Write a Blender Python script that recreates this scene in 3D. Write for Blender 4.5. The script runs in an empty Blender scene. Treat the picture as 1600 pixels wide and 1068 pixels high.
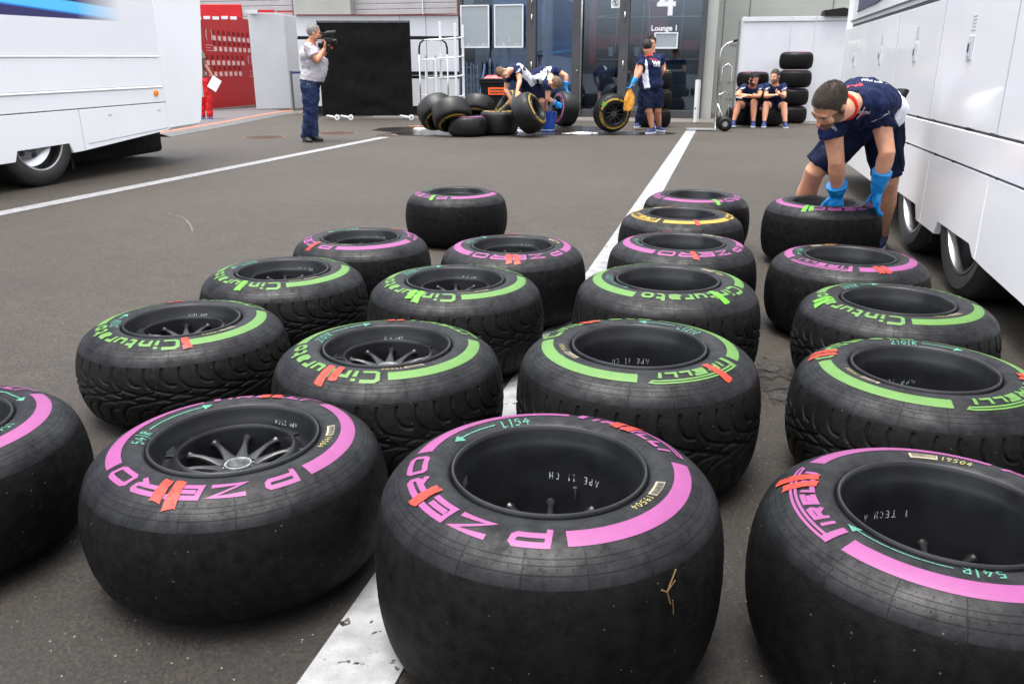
import bpy, bmesh, math, random
import numpy as np
from mathutils import Vector, Matrix, noise
from mathutils.bvhtree import BVHTree
R_ = math.radians
S = bpy.context.scene
COL = S.collection
random.seed(7)

# ------------------------------------------------------------------ camera, sky, sun, exposure
CAM_H, PITCH, FPX = 1.0758, R_(18.519), 1274.5
cam = bpy.data.cameras.new('camera'); camo = bpy.data.objects.new('camera', cam); COL.objects.link(camo)
camo.location = (0, 0, CAM_H); camo.rotation_euler = (R_(90) - PITCH, 0, 0)
cam.sensor_width = 36; cam.lens = FPX / 1600 * 36; cam.clip_end = 600; cam.clip_start = 0.05
cam.dof.use_dof = True; cam.dof.focus_distance = 2.6; cam.dof.aperture_fstop = 16.0
S.camera = camo
W = bpy.data.worlds.new('World'); S.world = W; W.use_nodes = True
nt = W.node_tree; bg = nt.nodes['Background']
SUN_EL, SUN_AZ = R_(82), R_(235)
sky = nt.nodes.new('ShaderNodeTexSky'); sky.sky_type = 'NISHITA'; sky.sun_disc = False
sky.sun_elevation = SUN_EL; sky.sun_rotation = SUN_AZ; sky.dust_density = 5.0; sky.air_density = 1.0
hsv = nt.nodes.new('ShaderNodeHueSaturation'); hsv.inputs['Saturation'].default_value = 0.30
nt.links.new(sky.outputs[0], hsv.inputs['Color']); nt.links.new(hsv.outputs[0], bg.inputs['Color'])
bg.inputs['Strength'].default_value = 0.15
sun = bpy.data.lights.new('sun', 'SUN'); suno = bpy.data.objects.new('sun', sun); COL.objects.link(suno)
sun.energy = 0.6; sun.angle = R_(24); sun.color = (1.0, 0.96, 0.9)
sd = Vector((math.sin(SUN_AZ) * math.cos(SUN_EL), math.cos(SUN_AZ) * math.cos(SUN_EL), math.sin(SUN_EL)))
suno.rotation_euler = sd.to_track_quat('Z', 'Y').to_euler(); suno.location = (0, 0, 20)
S.view_settings.view_transform = 'Standard'; S.view_settings.look = 'None'
S.view_settings.exposure = 1.9; S.view_settings.gamma = 1.0

# ------------------------------------------------------------------ helpers
def at(px, py, Y):
    r = (px - 800) / FPX; u = (534 - py) / FPX
    d = Vector((r, math.cos(PITCH) + u * math.sin(PITCH), -math.sin(PITCH) + u * math.cos(PITCH)))
    return d * (Y / d.y) + Vector((0, 0, CAM_H))
def gnd(px, py, z=0.0):
    r = (px - 800) / FPX; u = (534 - py) / FPX
    d = Vector((r, math.cos(PITCH) + u * math.sin(PITCH), -math.sin(PITCH) + u * math.cos(PITCH)))
    return d * ((z - CAM_H) / d.z) + Vector((0, 0, CAM_H))
def lin(c):
    return tuple(((v / 255) / 12.92 if v <= 10 else (((v / 255) + 0.055) / 1.055) ** 2.4) for v in c)
def mat(name, col, rough=0.6, metal=0.0, bump=None, var=None, spec=0.5, coat=0.0, alpha=None, trans=0.0):
    """bump=(scale,strength,distance); var=(scale, amount, detail) varies the base colour of the thing itself"""
    m = bpy.data.materials.new(name); m.use_nodes = True; n = m.node_tree.nodes; l = m.node_tree.links
    b = n['Principled BSDF']; b.inputs['Base Color'].default_value = (*col, 1); b.inputs['Roughness'].default_value = rough
    b.inputs['Metallic'].default_value = metal; b.inputs['Specular IOR Level'].default_value = spec
    b.inputs['Coat Weight'].default_value = coat; b.inputs['Coat Roughness'].default_value = 0.05
    b.inputs['Transmission Weight'].default_value = trans
    tc = n.new('ShaderNodeTexCoord')
    if var:
        t = n.new('ShaderNodeTexNoise'); t.inputs['Scale'].default_value = var[0]; t.inputs['Detail'].default_value = var[2] if len(var) > 2 else 6
        l.new(tc.outputs['Object'], t.inputs['Vector'])
        r = n.new('ShaderNodeValToRGB'); r.color_ramp.elements[0].position = 0.3; r.color_ramp.elements[1].position = 0.7
        a = var[1]; r.color_ramp.elements[0].color = (*[c * (1 - a) for c in col], 1); r.color_ramp.elements[1].color = (*[min(1, c * (1 + a)) for c in col], 1)
        l.new(t.outputs['Fac'], r.inputs['Fac']); l.new(r.outputs['Color'], b.inputs['Base Color'])
        m['ramp'] = r.name
        rr = n.new('ShaderNodeMapRange'); rr.inputs['To Min'].default_value = max(0, rough - 0.08); rr.inputs['To Max'].default_value = min(1, rough + 0.08)
        l.new(t.outputs['Fac'], rr.inputs['Value']); l.new(rr.outputs[0], b.inputs['Roughness'])
    if bump:
        t2 = n.new('ShaderNodeTexNoise'); t2.inputs['Scale'].default_value = bump[0]; t2.inputs['Detail'].default_value = 5
        l.new(tc.outputs['Object'], t2.inputs['Vector'])
        bp = n.new('ShaderNodeBump'); bp.inputs['Strength'].default_value = bump[1]; bp.inputs['Distance'].default_value = bump[2]
        l.new(t2.outputs['Fac'], bp.inputs['Height']); l.new(bp.outputs[0], b.inputs['Normal'])
    if alpha is not None:
        t3 = n.new('ShaderNodeTexNoise'); t3.inputs['Scale'].default_value = alpha[0]; t3.inputs['Detail'].default_value = 3
        l.new(tc.outputs['Object'], t3.inputs['Vector'])
        mr = n.new('ShaderNodeMapRange'); mr.inputs['From Min'].default_value = alpha[1]; mr.inputs['From Max'].default_value = alpha[2]
        mr.inputs['To Min'].default_value = alpha[3] if len(alpha) > 3 else 0.0
        l.new(t3.outputs['Fac'], mr.inputs['Value']); l.new(mr.outputs[0], b.inputs['Alpha'])
    return m
def tag(o, label=None, cat=None, group=None, kind=None):
    if label: o['label'] = label
    if cat: o['category'] = cat
    if group: o['group'] = group
    if kind: o['kind'] = kind
    return o
def thing(name, label, cat, loc=(0, 0, 0), rot=(0, 0, 0), group=None):
    o = bpy.data.objects.new(name, None); COL.objects.link(o); o.empty_display_size = 0.1
    o.location = loc; o.rotation_euler = rot
    return tag(o, label, cat, group)
def link(name, me, m=None, parent=None, smooth=False):
    if m is not None and len(me.materials) == 0:
        for k in (m if isinstance(m, (list, tuple)) else [m]): me.materials.append(k)
    if smooth:
        me.polygons.foreach_set('use_smooth', [True] * len(me.polygons))
    o = bpy.data.objects.new(name, me); COL.objects.link(o)
    if parent: o.parent = parent
    return o
class MB:
    """collects boxes, bars, tubes, prisms into one mesh"""
    def __init__(s): s.v = []; s.f = []; s.mi = []
    def add(s, vs, fs, mi=0):
        k = len(s.v); s.v += [tuple(v) for v in vs]; s.f += [tuple(i + k for i in f) for f in fs]; s.mi += [mi] * len(fs); return s
    def box(s, c, d, mi=0, M=None, bev=0.0):
        x, y, z = [q / 2 for q in d]; c = Vector(c)
        if bev <= 0:
            vs = [Vector((sx * x, sy * y, sz * z)) for sx in (-1, 1) for sy in (-1, 1) for sz in (-1, 1)]
            fs = [(0, 1, 3, 2), (4, 6, 7, 5), (0, 4, 5, 1), (2, 3, 7, 6), (0, 2, 6, 4), (1, 5, 7, 3)]
        else:
            bm = bmesh.new(); bmesh.ops.create_cube(bm, size=1)
            for v in bm.verts: v.co = Vector((v.co.x * 2 * x, v.co.y * 2 * y, v.co.z * 2 * z))
            bmesh.ops.bevel(bm, geom=bm.edges[:], offset=bev, segments=2, affect='EDGES', profile=0.5)
            bm.verts.index_update(); vs = [v.co.copy() for v in bm.verts]; fs = [[v.index for v in f.verts] for f in bm.faces]; bm.free()
        if M is not None: vs = [M @ v for v in vs]
        return s.add([v + c for v in vs], fs, mi)
    def tube(s, pts, r, seg=10, mi=0, cap=True, closed=False):
        pts = [Vector(p) for p in pts]; n = len(pts); rs = r if isinstance(r, (list, tuple)) else [r] * n
        vs = []; up = None
        for i, p in enumerate(pts):
            if closed: t = (pts[(i + 1) % n] - pts[i - 1])
            else: t = (pts[min(i + 1, n - 1)] - pts[max(i - 1, 0)])
            t.normalize()
            if up is None:
                up = Vector((0, 0, 1)) if abs(t.z) < 0.9 else Vector((1, 0, 0))
            a = (up - t * up.dot(t)).normalized(); b = t.cross(a); up = a
            for k in range(seg):
                q = 2 * math.pi * k / seg; vs.append(p + (a * math.cos(q) + b * math.sin(q)) * rs[i])
        fs = []
        for i in range(n if closed else n - 1):
            j = (i + 1) % n
            for k in range(seg):
                fs.append((i * seg + k, i * seg + (k + 1) % seg, j * seg + (k + 1) % seg, j * seg + k))
        if cap and not closed:
            fs.append(tuple(range(seg))[::-1]); fs.append(tuple((n - 1) * seg + k for k in range(seg)))
        return s.add(vs, fs, mi)
    def lathe(s, prof, seg=48, mi=0, c=(0, 0, 0), M=None):
        """prof = [(r,z)...] round z"""
        vs = []
        for k in range(seg):
            q = 2 * math.pi * k / seg
            for r, z in prof: vs.append(Vector((r * math.cos(q), r * math.sin(q), z)))
        n = len(prof); fs = []
        for k in range(seg):
            j = (k + 1) % seg
            for i in range(n - 1): fs.append((k * n + i, j * n + i, j * n + i + 1, k * n + i + 1))
        if M is not None: vs = [M @ v for v in vs]
        return s.add([v + Vector(c) for v in vs], fs, mi)
    def prism(s, poly, origin, ax, ay, az, depth, mi=0):
        """closed 2-D outline in axes ax, ay, extruded depth along az"""
        o = Vector(origin); a = [o + Vector(ax) * x + Vector(ay) * y for x, y in poly]; b = [p + Vector(az) * depth for p in a]; n = len(poly)
        fs = [tuple(range(n)), tuple(range(2 * n - 1, n - 1, -1))] + [(i, i + n, (i + 1) % n + n, (i + 1) % n) for i in range(n)]
        return s.add(a + b, fs, mi)
    def build(s, name, m, parent=None, smooth=False, auto=None):
        me = bpy.data.meshes.new(name); me.from_pydata(s.v, [], s.f)
        for k in (m if isinstance(m, (list, tuple)) else [m]): me.materials.append(k)
        me.polygons.foreach_set('material_index', s.mi)
        bm = bmesh.new(); bm.from_mesh(me); bmesh.ops.recalc_face_normals(bm, faces=bm.faces[:]); bm.to_mesh(me); bm.free()
        if smooth: me.polygons.foreach_set('use_smooth', [True] * len(me.polygons))
        if auto is not None:
            me.polygons.foreach_set('use_smooth', [True] * len(me.polygons)); me.set_sharp_from_angle(angle=R_(auto))
        return link(name, me, None, parent)
def eval_mesh(o, keep=False):
    dg = bpy.context.evaluated_depsgraph_get(); me = bpy.data.meshes.new_from_object(o.evaluated_get(dg))
    if not keep: bpy.data.objects.remove(o)
    return me
def text_mesh(s, size=1.0, offset=0.0, extrude=0.0, align='CENTER', space=1.0):
    c = bpy.data.curves.new('t', 'FONT'); c.body = s; c.size = size; c.offset = offset; c.extrude = extrude
    c.align_x = align; c.align_y = 'CENTER'; c.space_character = space; c.resolution_u = 4
    o = bpy.data.objects.new('t', c); COL.objects.link(o); bpy.context.view_layer.update()
    return eval_mesh(o)
def wall_text(name, s, pos, xdir, ydir, size, m, parent=None, offset=0.0, extrude=0.002, space=1.0):
    me = text_mesh(s, size, offset, extrude, space=space); X = Vector(xdir).normalized(); Y = Vector(ydir).normalized(); Z = X.cross(Y)
    M = Matrix((X, Y, Z)).transposed().to_4x4(); M.translation = Vector(pos); me.transform(M)
    return link(name, me, m, parent)

# ------------------------------------------------------------------ materials
def rubber_mat(name, col, rough, grain, tread=False):
    m = bpy.data.materials.new(name); m.use_nodes = True; n = m.node_tree.nodes; l = m.node_tree.links; b = n['Principled BSDF']
    tc = n.new('ShaderNodeTexCoord')
    t1 = n.new('ShaderNodeTexNoise'); t1.inputs['Scale'].default_value = 9; t1.inputs['Detail'].default_value = 8; t1.inputs['Roughness'].default_value = 0.65
    t2 = n.new('ShaderNodeTexNoise'); t2.inputs['Scale'].default_value = grain; t2.inputs['Detail'].default_value = 6; t2.inputs['Roughness'].default_value = 0.7
    t3 = n.new('ShaderNodeTexVoronoi'); t3.inputs['Scale'].default_value = 115
    for t in (t1, t2, t3): l.new(tc.outputs['Object'], t.inputs['Vector'])
    r = n.new('ShaderNodeValToRGB'); e = r.color_ramp.elements; e[0].position = 0.35; e[1].position = 0.7
    e[0].color = (*[c * 0.75 for c in col], 1); e[1].color = (*[c * 1.4 for c in col], 1); l.new(t1.outputs['Fac'], r.inputs['Fac'])
    # grit: tiny pale specks of stone stuck in the rubber
    lt = n.new('ShaderNodeMath'); lt.operation = 'LESS_THAN'; lt.inputs[1].default_value = 0.17; l.new(t3.outputs['Distance'], lt.inputs[0])
    sp = n.new('ShaderNodeSeparateColor'); l.new(t3.outputs['Color'], sp.inputs[0])
    gt = n.new('ShaderNodeMath'); gt.operation = 'GREATER_THAN'; gt.inputs[1].default_value = 0.955 if tread else 0.992; l.new(sp.outputs[0], gt.inputs[0])
    mu = n.new('ShaderNodeMath'); mu.operation = 'MULTIPLY'; l.new(lt.outputs[0], mu.inputs[0]); l.new(gt.outputs[0], mu.inputs[1])
    mx = n.new('ShaderNodeMix'); mx.data_type = 'RGBA'; mx.inputs['B'].default_value = (0.10, 0.088, 0.072, 1)
    l.new(mu.outputs[0], mx.inputs['Factor']); l.new(r.outputs[0], mx.inputs['A']); l.new(mx.outputs['Result'], b.inputs['Base Color'])
    rr = n.new('ShaderNodeMapRange'); rr.inputs['To Min'].default_value = rough - 0.10; rr.inputs['To Max'].default_value = rough + 0.16
    rr.inputs['From Min'].default_value = 0.3; rr.inputs['From Max'].default_value = 0.7
    l.new(t1.outputs['Fac'], rr.inputs['Value']); l.new(rr.outputs[0], b.inputs['Roughness'])
    b.inputs['Specular IOR Level'].default_value = .145 if tread else .26
    h = n.new('ShaderNodeMath'); h.operation = 'ADD'; l.new(t2.outputs['Fac'], h.inputs[0])
    def mth(op, a, b=None, c=None):
        x = n.new('ShaderNodeMath'); x.operation = op
        for i, v in enumerate((a, b, c)):
            if v is None: continue
            if isinstance(v, (int, float)): x.inputs[i].default_value = v
            else: l.new(v, x.inputs[i])
        return x.outputs[0]
    spec0 = b.inputs['Specular IOR Level'].default_value
    sx = n.new('ShaderNodeSeparateXYZ'); l.new(tc.outputs['Object'], sx.inputs[0])
    an = mth('ARCTAN2', sx.outputs[1], sx.outputs[0]); rad = mth('SQRT', mth('ADD', mth('MULTIPLY', sx.outputs[0], sx.outputs[0]), mth('MULTIPLY', sx.outputs[1], sx.outputs[1])))
    t4 = n.new('ShaderNodeTexNoise'); t4.inputs['Scale'].default_value = 38 if tread else 26; t4.inputs['Detail'].default_value = 7; t4.inputs['Roughness'].default_value = .72; l.new(tc.outputs['Object'], t4.inputs['Vector'])
    mot = n.new('ShaderNodeMapRange'); mot.inputs['From Min'].default_value = .32; mot.inputs['From Max'].default_value = .68; mot.inputs['To Min'].default_value = .45; mot.inputs['To Max'].default_value = 1.5; l.new(t4.outputs['Fac'], mot.inputs['Value'])
    if not tread:
        # moulding hairlines across the sidewall, rings near the shoulder and rows of vent pips
        wob = mth('MULTIPLY_ADD', t1.outputs['Fac'], .02, an)
        ray = mth('MULTIPLY', mth('LESS_THAN', mth('ABSOLUTE', mth('SINE', mth('MULTIPLY', wob, 9.0))), .030), mth('GREATER_THAN', rad, .262))
        ring = mth('LESS_THAN', mth('ABSOLUTE', mth('SUBTRACT', rad, .2795)), .0009)
        for rr_ in (.2885, .3000): ring = mth('MAXIMUM', ring, mth('LESS_THAN', mth('ABSOLUTE', mth('SUBTRACT', rad, rr_)), .0008))
        pip = mth('MULTIPLY', mth('LESS_THAN', mth('ABSOLUTE', mth('SINE', mth('MULTIPLY', an, 36.0))), .16), mth('MAXIMUM', mth('LESS_THAN', mth('ABSOLUTE', mth('SUBTRACT', rad, .2735)), .0014), mth('LESS_THAN', mth('ABSOLUTE', mth('SUBTRACT', rad, .2925)), .0014)))
        mk = mth('MAXIMUM', mth('MAXIMUM', ray, ring), pip)
        l.new(mth('MULTIPLY', mth('MULTIPLY_ADD', mk, -.5, 1.0), mth('MULTIPLY', mot.outputs[0], spec0)), b.inputs['Specular IOR Level'])
        h.inputs[1].default_value = 0; l.new(mth('MULTIPLY', mk, -1.2), h.inputs[1])
    else:
        l.new(mth('MULTIPLY', mot.outputs[0], spec0), b.inputs['Specular IOR Level']); l.new(mth('MULTIPLY', mu.outputs[0], 1.5), h.inputs[1])
    bp = n.new('ShaderNodeBump'); bp.inputs['Strength'].default_value = 0.55 if tread else 0.35; bp.inputs['Distance'].default_value = 0.0022 if tread else 0.0010
    l.new(h.outputs[0], bp.inputs['Height']); l.new(bp.outputs[0], b.inputs['Normal'])
    return m
M = {}
M['side'] = rubber_mat('sidewall_rubber', (0.0052, 0.0056, 0.0068), 0.46, 180)
M['slick'] = rubber_mat('slick_tread_rubber', (0.0030, 0.0029, 0.0028), 0.62, 210, True)
M['wet'] = rubber_mat('wet_tread_rubber', (0.0055, 0.0054, 0.0052), 0.5, 260, True)
M['soak'] = mat('soaked_rubber', (0.007, 0.007, 0.007), 0.42, spec=.3, bump=(120, .3, .001), var=(8, .4))
M['rim'] = mat('black_magnesium_rim', (0.014, 0.0148, 0.0165), 0.33, 0.3, bump=(500, .15, .0004), var=(14, .3))
M['nut'] = mat('wheel_nut_steel', (0.42, 0.43, 0.42), 0.33, 0.9, var=(60, .4))
M['pink'] = mat('pink_tyre_paint', lin((124, 56, 108)), 0.5, var=(30, .07))
M['green'] = mat('green_tyre_paint', lin((74, 114, 48)), 0.5, var=(30, .08))
M['yellow'] = mat('yellow_tyre_paint', lin((150, 124, 34)), 0.5, var=(30, .08))
M['orange'] = mat('orange_marker_paint', lin((158, 40, 20)), 0.5, alpha=(70, .30, .50, .55))
M['lime'] = mat('lime_marker_paint', lin((78, 150, 24)), 0.45, alpha=(70, .30, .50, .55))
M['teal'] = mat('teal_chalk', lin((68, 128, 108)), 0.8, alpha=(260, .30, .5, .3))
M['chalkyellow'] = mat('yellow_chalk', lin((150, 142, 84)), 0.8, alpha=(260, .30, .5, .35))
M['chalkwhite'] = mat('white_pen', lin((190, 195, 200)), 0.7, alpha=(200, .38, .6, .1))
M['sticker'] = mat('barcode_sticker_paper', lin((142, 132, 110)), 0.6, var=(60, .12))
M['ink'] = mat('black_ink', (0.02, 0.02, 0.02), 0.6)
M['white'] = mat('white_lacquer', (0.85, 0.86, 0.875), 0.16, coat=0.25, var=(1.2, .02))
M['whitematt'] = mat('white_panel', (0.54, 0.555, 0.575), 0.42, var=(2, .05))
M['seam'] = mat('dark_seam', (0.05, 0.055, 0.07), 0.5)
M['softseam'] = mat('panel_joint_grey', (0.50, 0.52, 0.56), 0.5)
M['black'] = mat('black_plastic', (0.006, 0.006, 0.0065), 0.5, spec=.25, var=(6, .3))
M['under'] = mat('dirty_chassis_black', (0.010, 0.0095, 0.009), 0.85, spec=.2, var=(5, .5), bump=(30, .4, .004))
M['chrome'] = mat('chromed_tube', (0.62, 0.62, 0.62), 0.2, 1.0)
M['steel'] = mat('brushed_steel', (0.45, 0.46, 0.47), 0.35, 0.9, var=(20, .2))
M['anthracite'] = mat('anthracite_aluminium_frame', (0.055, 0.055, 0.058), 0.42, 0.2, var=(3, .12))
M['concrete'] = mat('pale_concrete', lin((158, 160, 154)), 0.85, bump=(40, .3, .004), var=(1.1, .10, 8))
M['shutter'] = mat('grey_shutter_metal', lin((163, 160, 162)), 0.5, var=(3, .06))
M['kerb'] = mat('grey_threshold_slab', lin((92, 87, 81)), 0.85, bump=(60, .3, .003), var=(1.6, .15, 8))
M['red'] = mat('red_panel', lin((188, 4, 16)), 0.32, var=(3, .08))
M['rubbermat'] = mat('grey_cable_ramp', lin((84, 84, 84)), 0.7, var=(8, .2))
M['navy'] = mat('navy_jersey', lin((15, 27, 62)), 0.8, spec=.2, bump=(700, .3, .001), var=(14, .25))
M['navydark'] = mat('navy_shorts_cloth', lin((12, 20, 46)), 0.85, spec=.2, bump=(600, .3, .001), var=(12, .25))
M['shirtwhite'] = mat('white_jersey_panel', lin((225, 228, 236)), 0.75, bump=(600, .25, .001), var=(12, .06))
M['redtrim'] = mat('red_collar_trim', lin((225, 40, 30)), 0.6)
M['glove'] = mat('blue_nitrile_glove', lin((20, 132, 205)), 0.45, bump=(70, .45, .003), var=(25, .12))
M['skin'] = mat('skin', lin((205, 148, 118)), 0.5, bump=(350, .12, .0006), var=(22, .14))
M['skin2'] = mat('skin_tanned', lin((188, 128, 98)), 0.5, bump=(350, .12, .0006), var=(22, .14))
M['skindark'] = mat('skin_brown', lin((120, 78, 58)), 0.5, var=(22, .14))
M['lip'] = mat('lip', lin((180, 105, 92)), 0.45)
M['eye'] = mat('eye_white', (0.35, 0.33, 0.31), 0.3); M['iris'] = mat('iris', (0.03, 0.02, 0.015), 0.2)
def hair_mat(n, c): return mat(n, c, 0.65, bump=(220, .9, .004), var=(160, .5))
M['hairbrown'] = hair_mat('dark_brown_hair', lin((62, 52, 44))); M['hairblack'] = hair_mat('black_hair', lin((26, 22, 20)))
M['hairgrey'] = hair_mat('grey_hair', lin((128, 126, 124))); M['hairsand'] = hair_mat('sandy_hair', lin((112, 88, 66)))
M['stubble'] = mat('stubbled_skin', lin((112, 80, 64)), 0.7, bump=(500, .5, .001), var=(120, .25))
M['denim'] = mat('blue_denim', lin((34, 46, 76)), 0.85, spec=.2, bump=(500, .4, .001), var=(9, .45))
M['plaid'] = mat('grey_checked_shirt', lin((168, 164, 170)), 0.8, bump=(300, .2, .001), var=(14, .1))
M['redcloth'] = mat('red_team_cloth', lin((200, 16, 24)), 0.75, var=(12, .2)); M['greycloth'] = mat('grey_green_cloth', lin((96, 98, 88)), 0.8, var=(12, .2))
M['shoe'] = mat('navy_trainer', lin((30, 44, 92)), 0.6, var=(60, .5)); M['sole'] = mat('white_sole', lin((205, 210, 222)), 0.6)
M['boot'] = mat('dark_boot', (0.02, 0.018, 0.017), 0.55, var=(60, .5))
M['paper'] = mat('white_paper', (0.75, 0.76, 0.78), 0.7)
M['blue'] = mat('blue_plastic_bucket', lin((16, 60, 150)), 0.35)
M['binred'] = mat('red_bin_lid', lin((200, 36, 40)), 0.4); M['labelorange'] = mat('orange_notice', lin((250, 96, 24)), 0.6)
M['signgrey'] = mat('sign_grey_film', lin((138, 146, 150)), 0.55, var=(9, .06)); M['signwhite'] = mat('sign_white', (0.62, 0.63, 0.65), 0.45)
M['foam'] = mat('soap_foam', (0.8, 0.8, 0.8), 0.6, bump=(60, .8, .01)); M['amber'] = mat('amber_marker_lens', lin((245, 130, 20)), 0.2)
M['terracotta'] = mat('yellow_green_leaves', lin((150, 150, 50)), 0.7, var=(30, .5)); M['pot'] = mat('white_planter', (0.6, 0.62, 0.64), 0.4)
M['leather'] = mat('chamois_cloth', lin((205, 140, 50)), 0.8, bump=(80, .8, .004), var=(40, .45))

# ------------------------------------------------------------------ ground
def asphalt():
    m = bpy.data.materials.new('asphalt'); m.use_nodes = True; n = m.node_tree.nodes; l = m.node_tree.links; b = n['Principled BSDF']
    tc = n.new('ShaderNodeTexCoord')
    def no(sc, de, ro=0.6):
        t = n.new('ShaderNodeTexNoise'); t.inputs['Scale'].default_value = sc; t.inputs['Detail'].default_value = de; t.inputs['Roughness'].default_value = ro
        l.new(tc.outputs['Object'], t.inputs['Vector']); return t
    big, mid, fine = no(0.35, 6), no(7, 12, 0.78), no(120, 4, 0.85)
    vo = n.new('ShaderNodeTexVoronoi'); vo.inputs['Scale'].default_value = 120; l.new(tc.outputs['Object'], vo.inputs['Vector'])
    r1 = n.new('ShaderNodeValToRGB'); e = r1.color_ramp.elements; e[0].position = .33; e[1].position = .68
    e[0].color = (0.0105, 0.0089, 0.0070, 1); e[1].color = (0.0565, 0.0475, 0.0370, 1); l.new(fine.outputs['Fac'], r1.inputs['Fac'])
    r2 = n.new('ShaderNodeValToRGB'); e = r2.color_ramp.elements; e[0].position = .30; e[1].position = .62
    e[0].color = (.66, .65, .64, 1); e[1].color = (1.22, 1.20, 1.17, 1); l.new(mid.outputs['Fac'], r2.inputs['Fac'])
    r3 = n.new('ShaderNodeValToRGB'); e = r3.color_ramp.elements; e[0].position = .32; e[1].position = .62
    e[0].color = (.74, .73, .72, 1); e[1].color = (1.1, 1.1, 1.1, 1); l.new(big.outputs['Fac'], r3.inputs['Fac'])
    def mul(a, c):
        x = n.new('ShaderNodeMix'); x.data_type = 'RGBA'; x.blend_type = 'MULTIPLY'; x.inputs['Factor'].default_value = 1; l.new(a, x.inputs['A']); l.new(c, x.inputs['B']); return x.outputs['Result']
    v2 = n.new('ShaderNodeTexVoronoi'); v2.inputs['Scale'].default_value = 170; l.new(tc.outputs['Object'], v2.inputs['Vector'])
    r4 = n.new('ShaderNodeValToRGB'); e = r4.color_ramp.elements; e[0].position = .1; e[1].position = .95; e[0].color = (.45, .46, .47, 1); e[1].color = (1.75, 1.65, 1.52, 1); s4 = n.new('ShaderNodeSeparateColor'); l.new(v2.outputs['Color'], s4.inputs[0]); l.new(s4.outputs[1], r4.inputs['Fac'])
    c = mul(mul(mul(r1.outputs[0], r4.outputs[0]), r2.outputs[0]), r3.outputs[0])
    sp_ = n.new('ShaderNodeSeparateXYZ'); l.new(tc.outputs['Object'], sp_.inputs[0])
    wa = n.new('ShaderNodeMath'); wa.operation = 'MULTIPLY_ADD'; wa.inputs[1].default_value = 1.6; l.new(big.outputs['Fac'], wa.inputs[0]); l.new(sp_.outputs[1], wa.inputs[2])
    wr_ = n.new('ShaderNodeMapRange'); wr_.interpolation_type = 'SMOOTHSTEP'; wr_.inputs['From Min'].default_value = 1.6; wr_.inputs['From Max'].default_value = 5.5; wr_.inputs['To Min'].default_value = .42; wr_.inputs['To Max'].default_value = 1.0; l.new(wa.outputs[0], wr_.inputs['Value'])  # base colour darkened smoothly towards the camera, full tone further off
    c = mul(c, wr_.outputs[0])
    sc = n.new('ShaderNodeSeparateColor'); l.new(vo.outputs['Color'], sc.inputs[0])
    g = n.new('ShaderNodeMath'); g.operation = 'GREATER_THAN'; g.inputs[1].default_value = .972; l.new(sc.outputs[0], g.inputs[0])
    g2 = n.new('ShaderNodeMath'); g2.operation = 'LESS_THAN'; g2.inputs[1].default_value = .22; l.new(vo.outputs['Distance'], g2.inputs[0])
    g3 = n.new('ShaderNodeMath'); g3.operation = 'MULTIPLY'; l.new(g.outputs[0], g3.inputs[0]); l.new(g2.outputs[0], g3.inputs[1])
    x = n.new('ShaderNodeMix'); x.data_type = 'RGBA'; x.inputs['B'].default_value = (.26, .235, .20, 1); l.new(g3.outputs[0], x.inputs['Factor']); l.new(c, x.inputs['A'])
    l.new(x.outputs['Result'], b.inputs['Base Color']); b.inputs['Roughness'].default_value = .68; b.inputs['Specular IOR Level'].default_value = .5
    bp = n.new('ShaderNodeBump'); bp.inputs['Strength'].default_value = .7; bp.inputs['Distance'].default_value = .003
    fin2 = no(420, 3, .7); ad = n.new('ShaderNodeMath'); ad.operation = 'ADD'; l.new(fine.outputs['Fac'], ad.inputs[0]); l.new(fin2.outputs['Fac'], ad.inputs[1])
    l.new(ad.outputs[0], bp.inputs['Height']); l.new(bp.outputs[0], b.inputs['Normal'])
    return m
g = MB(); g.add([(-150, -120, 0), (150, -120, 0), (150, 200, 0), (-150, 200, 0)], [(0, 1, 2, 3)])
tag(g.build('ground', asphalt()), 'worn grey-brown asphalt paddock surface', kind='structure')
M['line'] = mat('road_line_paint', (0.225, 0.228, 0.232), 0.8, bump=(150, .8, .003), var=(16, .28, 14), alpha=(34, .29, .35, 0.0))
AZ = R_(14.1)
def strip(name, p, q, w, z, m, label):
    p = Vector((p[0], p[1], 0)); q = Vector((q[0], q[1], 0)); d = (q - p).normalized(); s = Vector((d.y, -d.x, 0)) * w / 2
    mb = MB(); n = 60; rnd = random.Random(3)
    for i in range(n + 1):
        c = p.lerp(q, i / n); j = rnd.uniform(-.004, .004)
        mb.v += [tuple(c - s * (1 + j) + Vector((0, 0, z))), tuple(c + s * (1 - j) + Vector((0, 0, z)))]
    mb.f = [(2 * i, 2 * i + 1, 2 * i + 3, 2 * i + 2) for i in range(n)]; mb.mi = [0] * n
    return tag(mb.build(name, m), label, kind='structure')
a, b_ = gnd(542, 1068), gnd(1080, 204)
strip('road_marking', a - (b_ - a) * .4, b_, .175, .004, M['line'], 'wide white painted line running from the foreground tyres to the glass doors')
a, b_ = gnd(0, 334), gnd(652, 204.5)
strip('road_marking', a - (b_ - a) * .6, b_, .17, .004, M['line'], 'white painted line crossing in front of the photographer and the left truck')

# facade frame: F(u, v, z), u to the right along the building, v back into it
PF = Vector((2.95, 19.47, 0)); FA = math.atan(.259 / 1.0546)
E1 = Vector((math.cos(FA), -math.sin(FA), 0)); E2 = Vector((math.sin(FA), math.cos(FA), 0))
MF = Matrix((E1, E2, Vector((0, 0, 1)))).transposed()
MF4 = MF.to_4x4(); MF4.translation = PF
def fmb(mb, name, m, parent=None, **k):
    mb.v = [tuple(MF4 @ Vector(v)) for v in mb.v]; return mb.build(name, m, parent, **k)
def fuv(p): q = MF.transposed() @ (Vector(p) - PF); return q
def fput(o, u, v, z=0, rz=0): o.location = MF4 @ Vector((u, v, z)); o.rotation_euler = (0, 0, -FA + rz)

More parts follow.
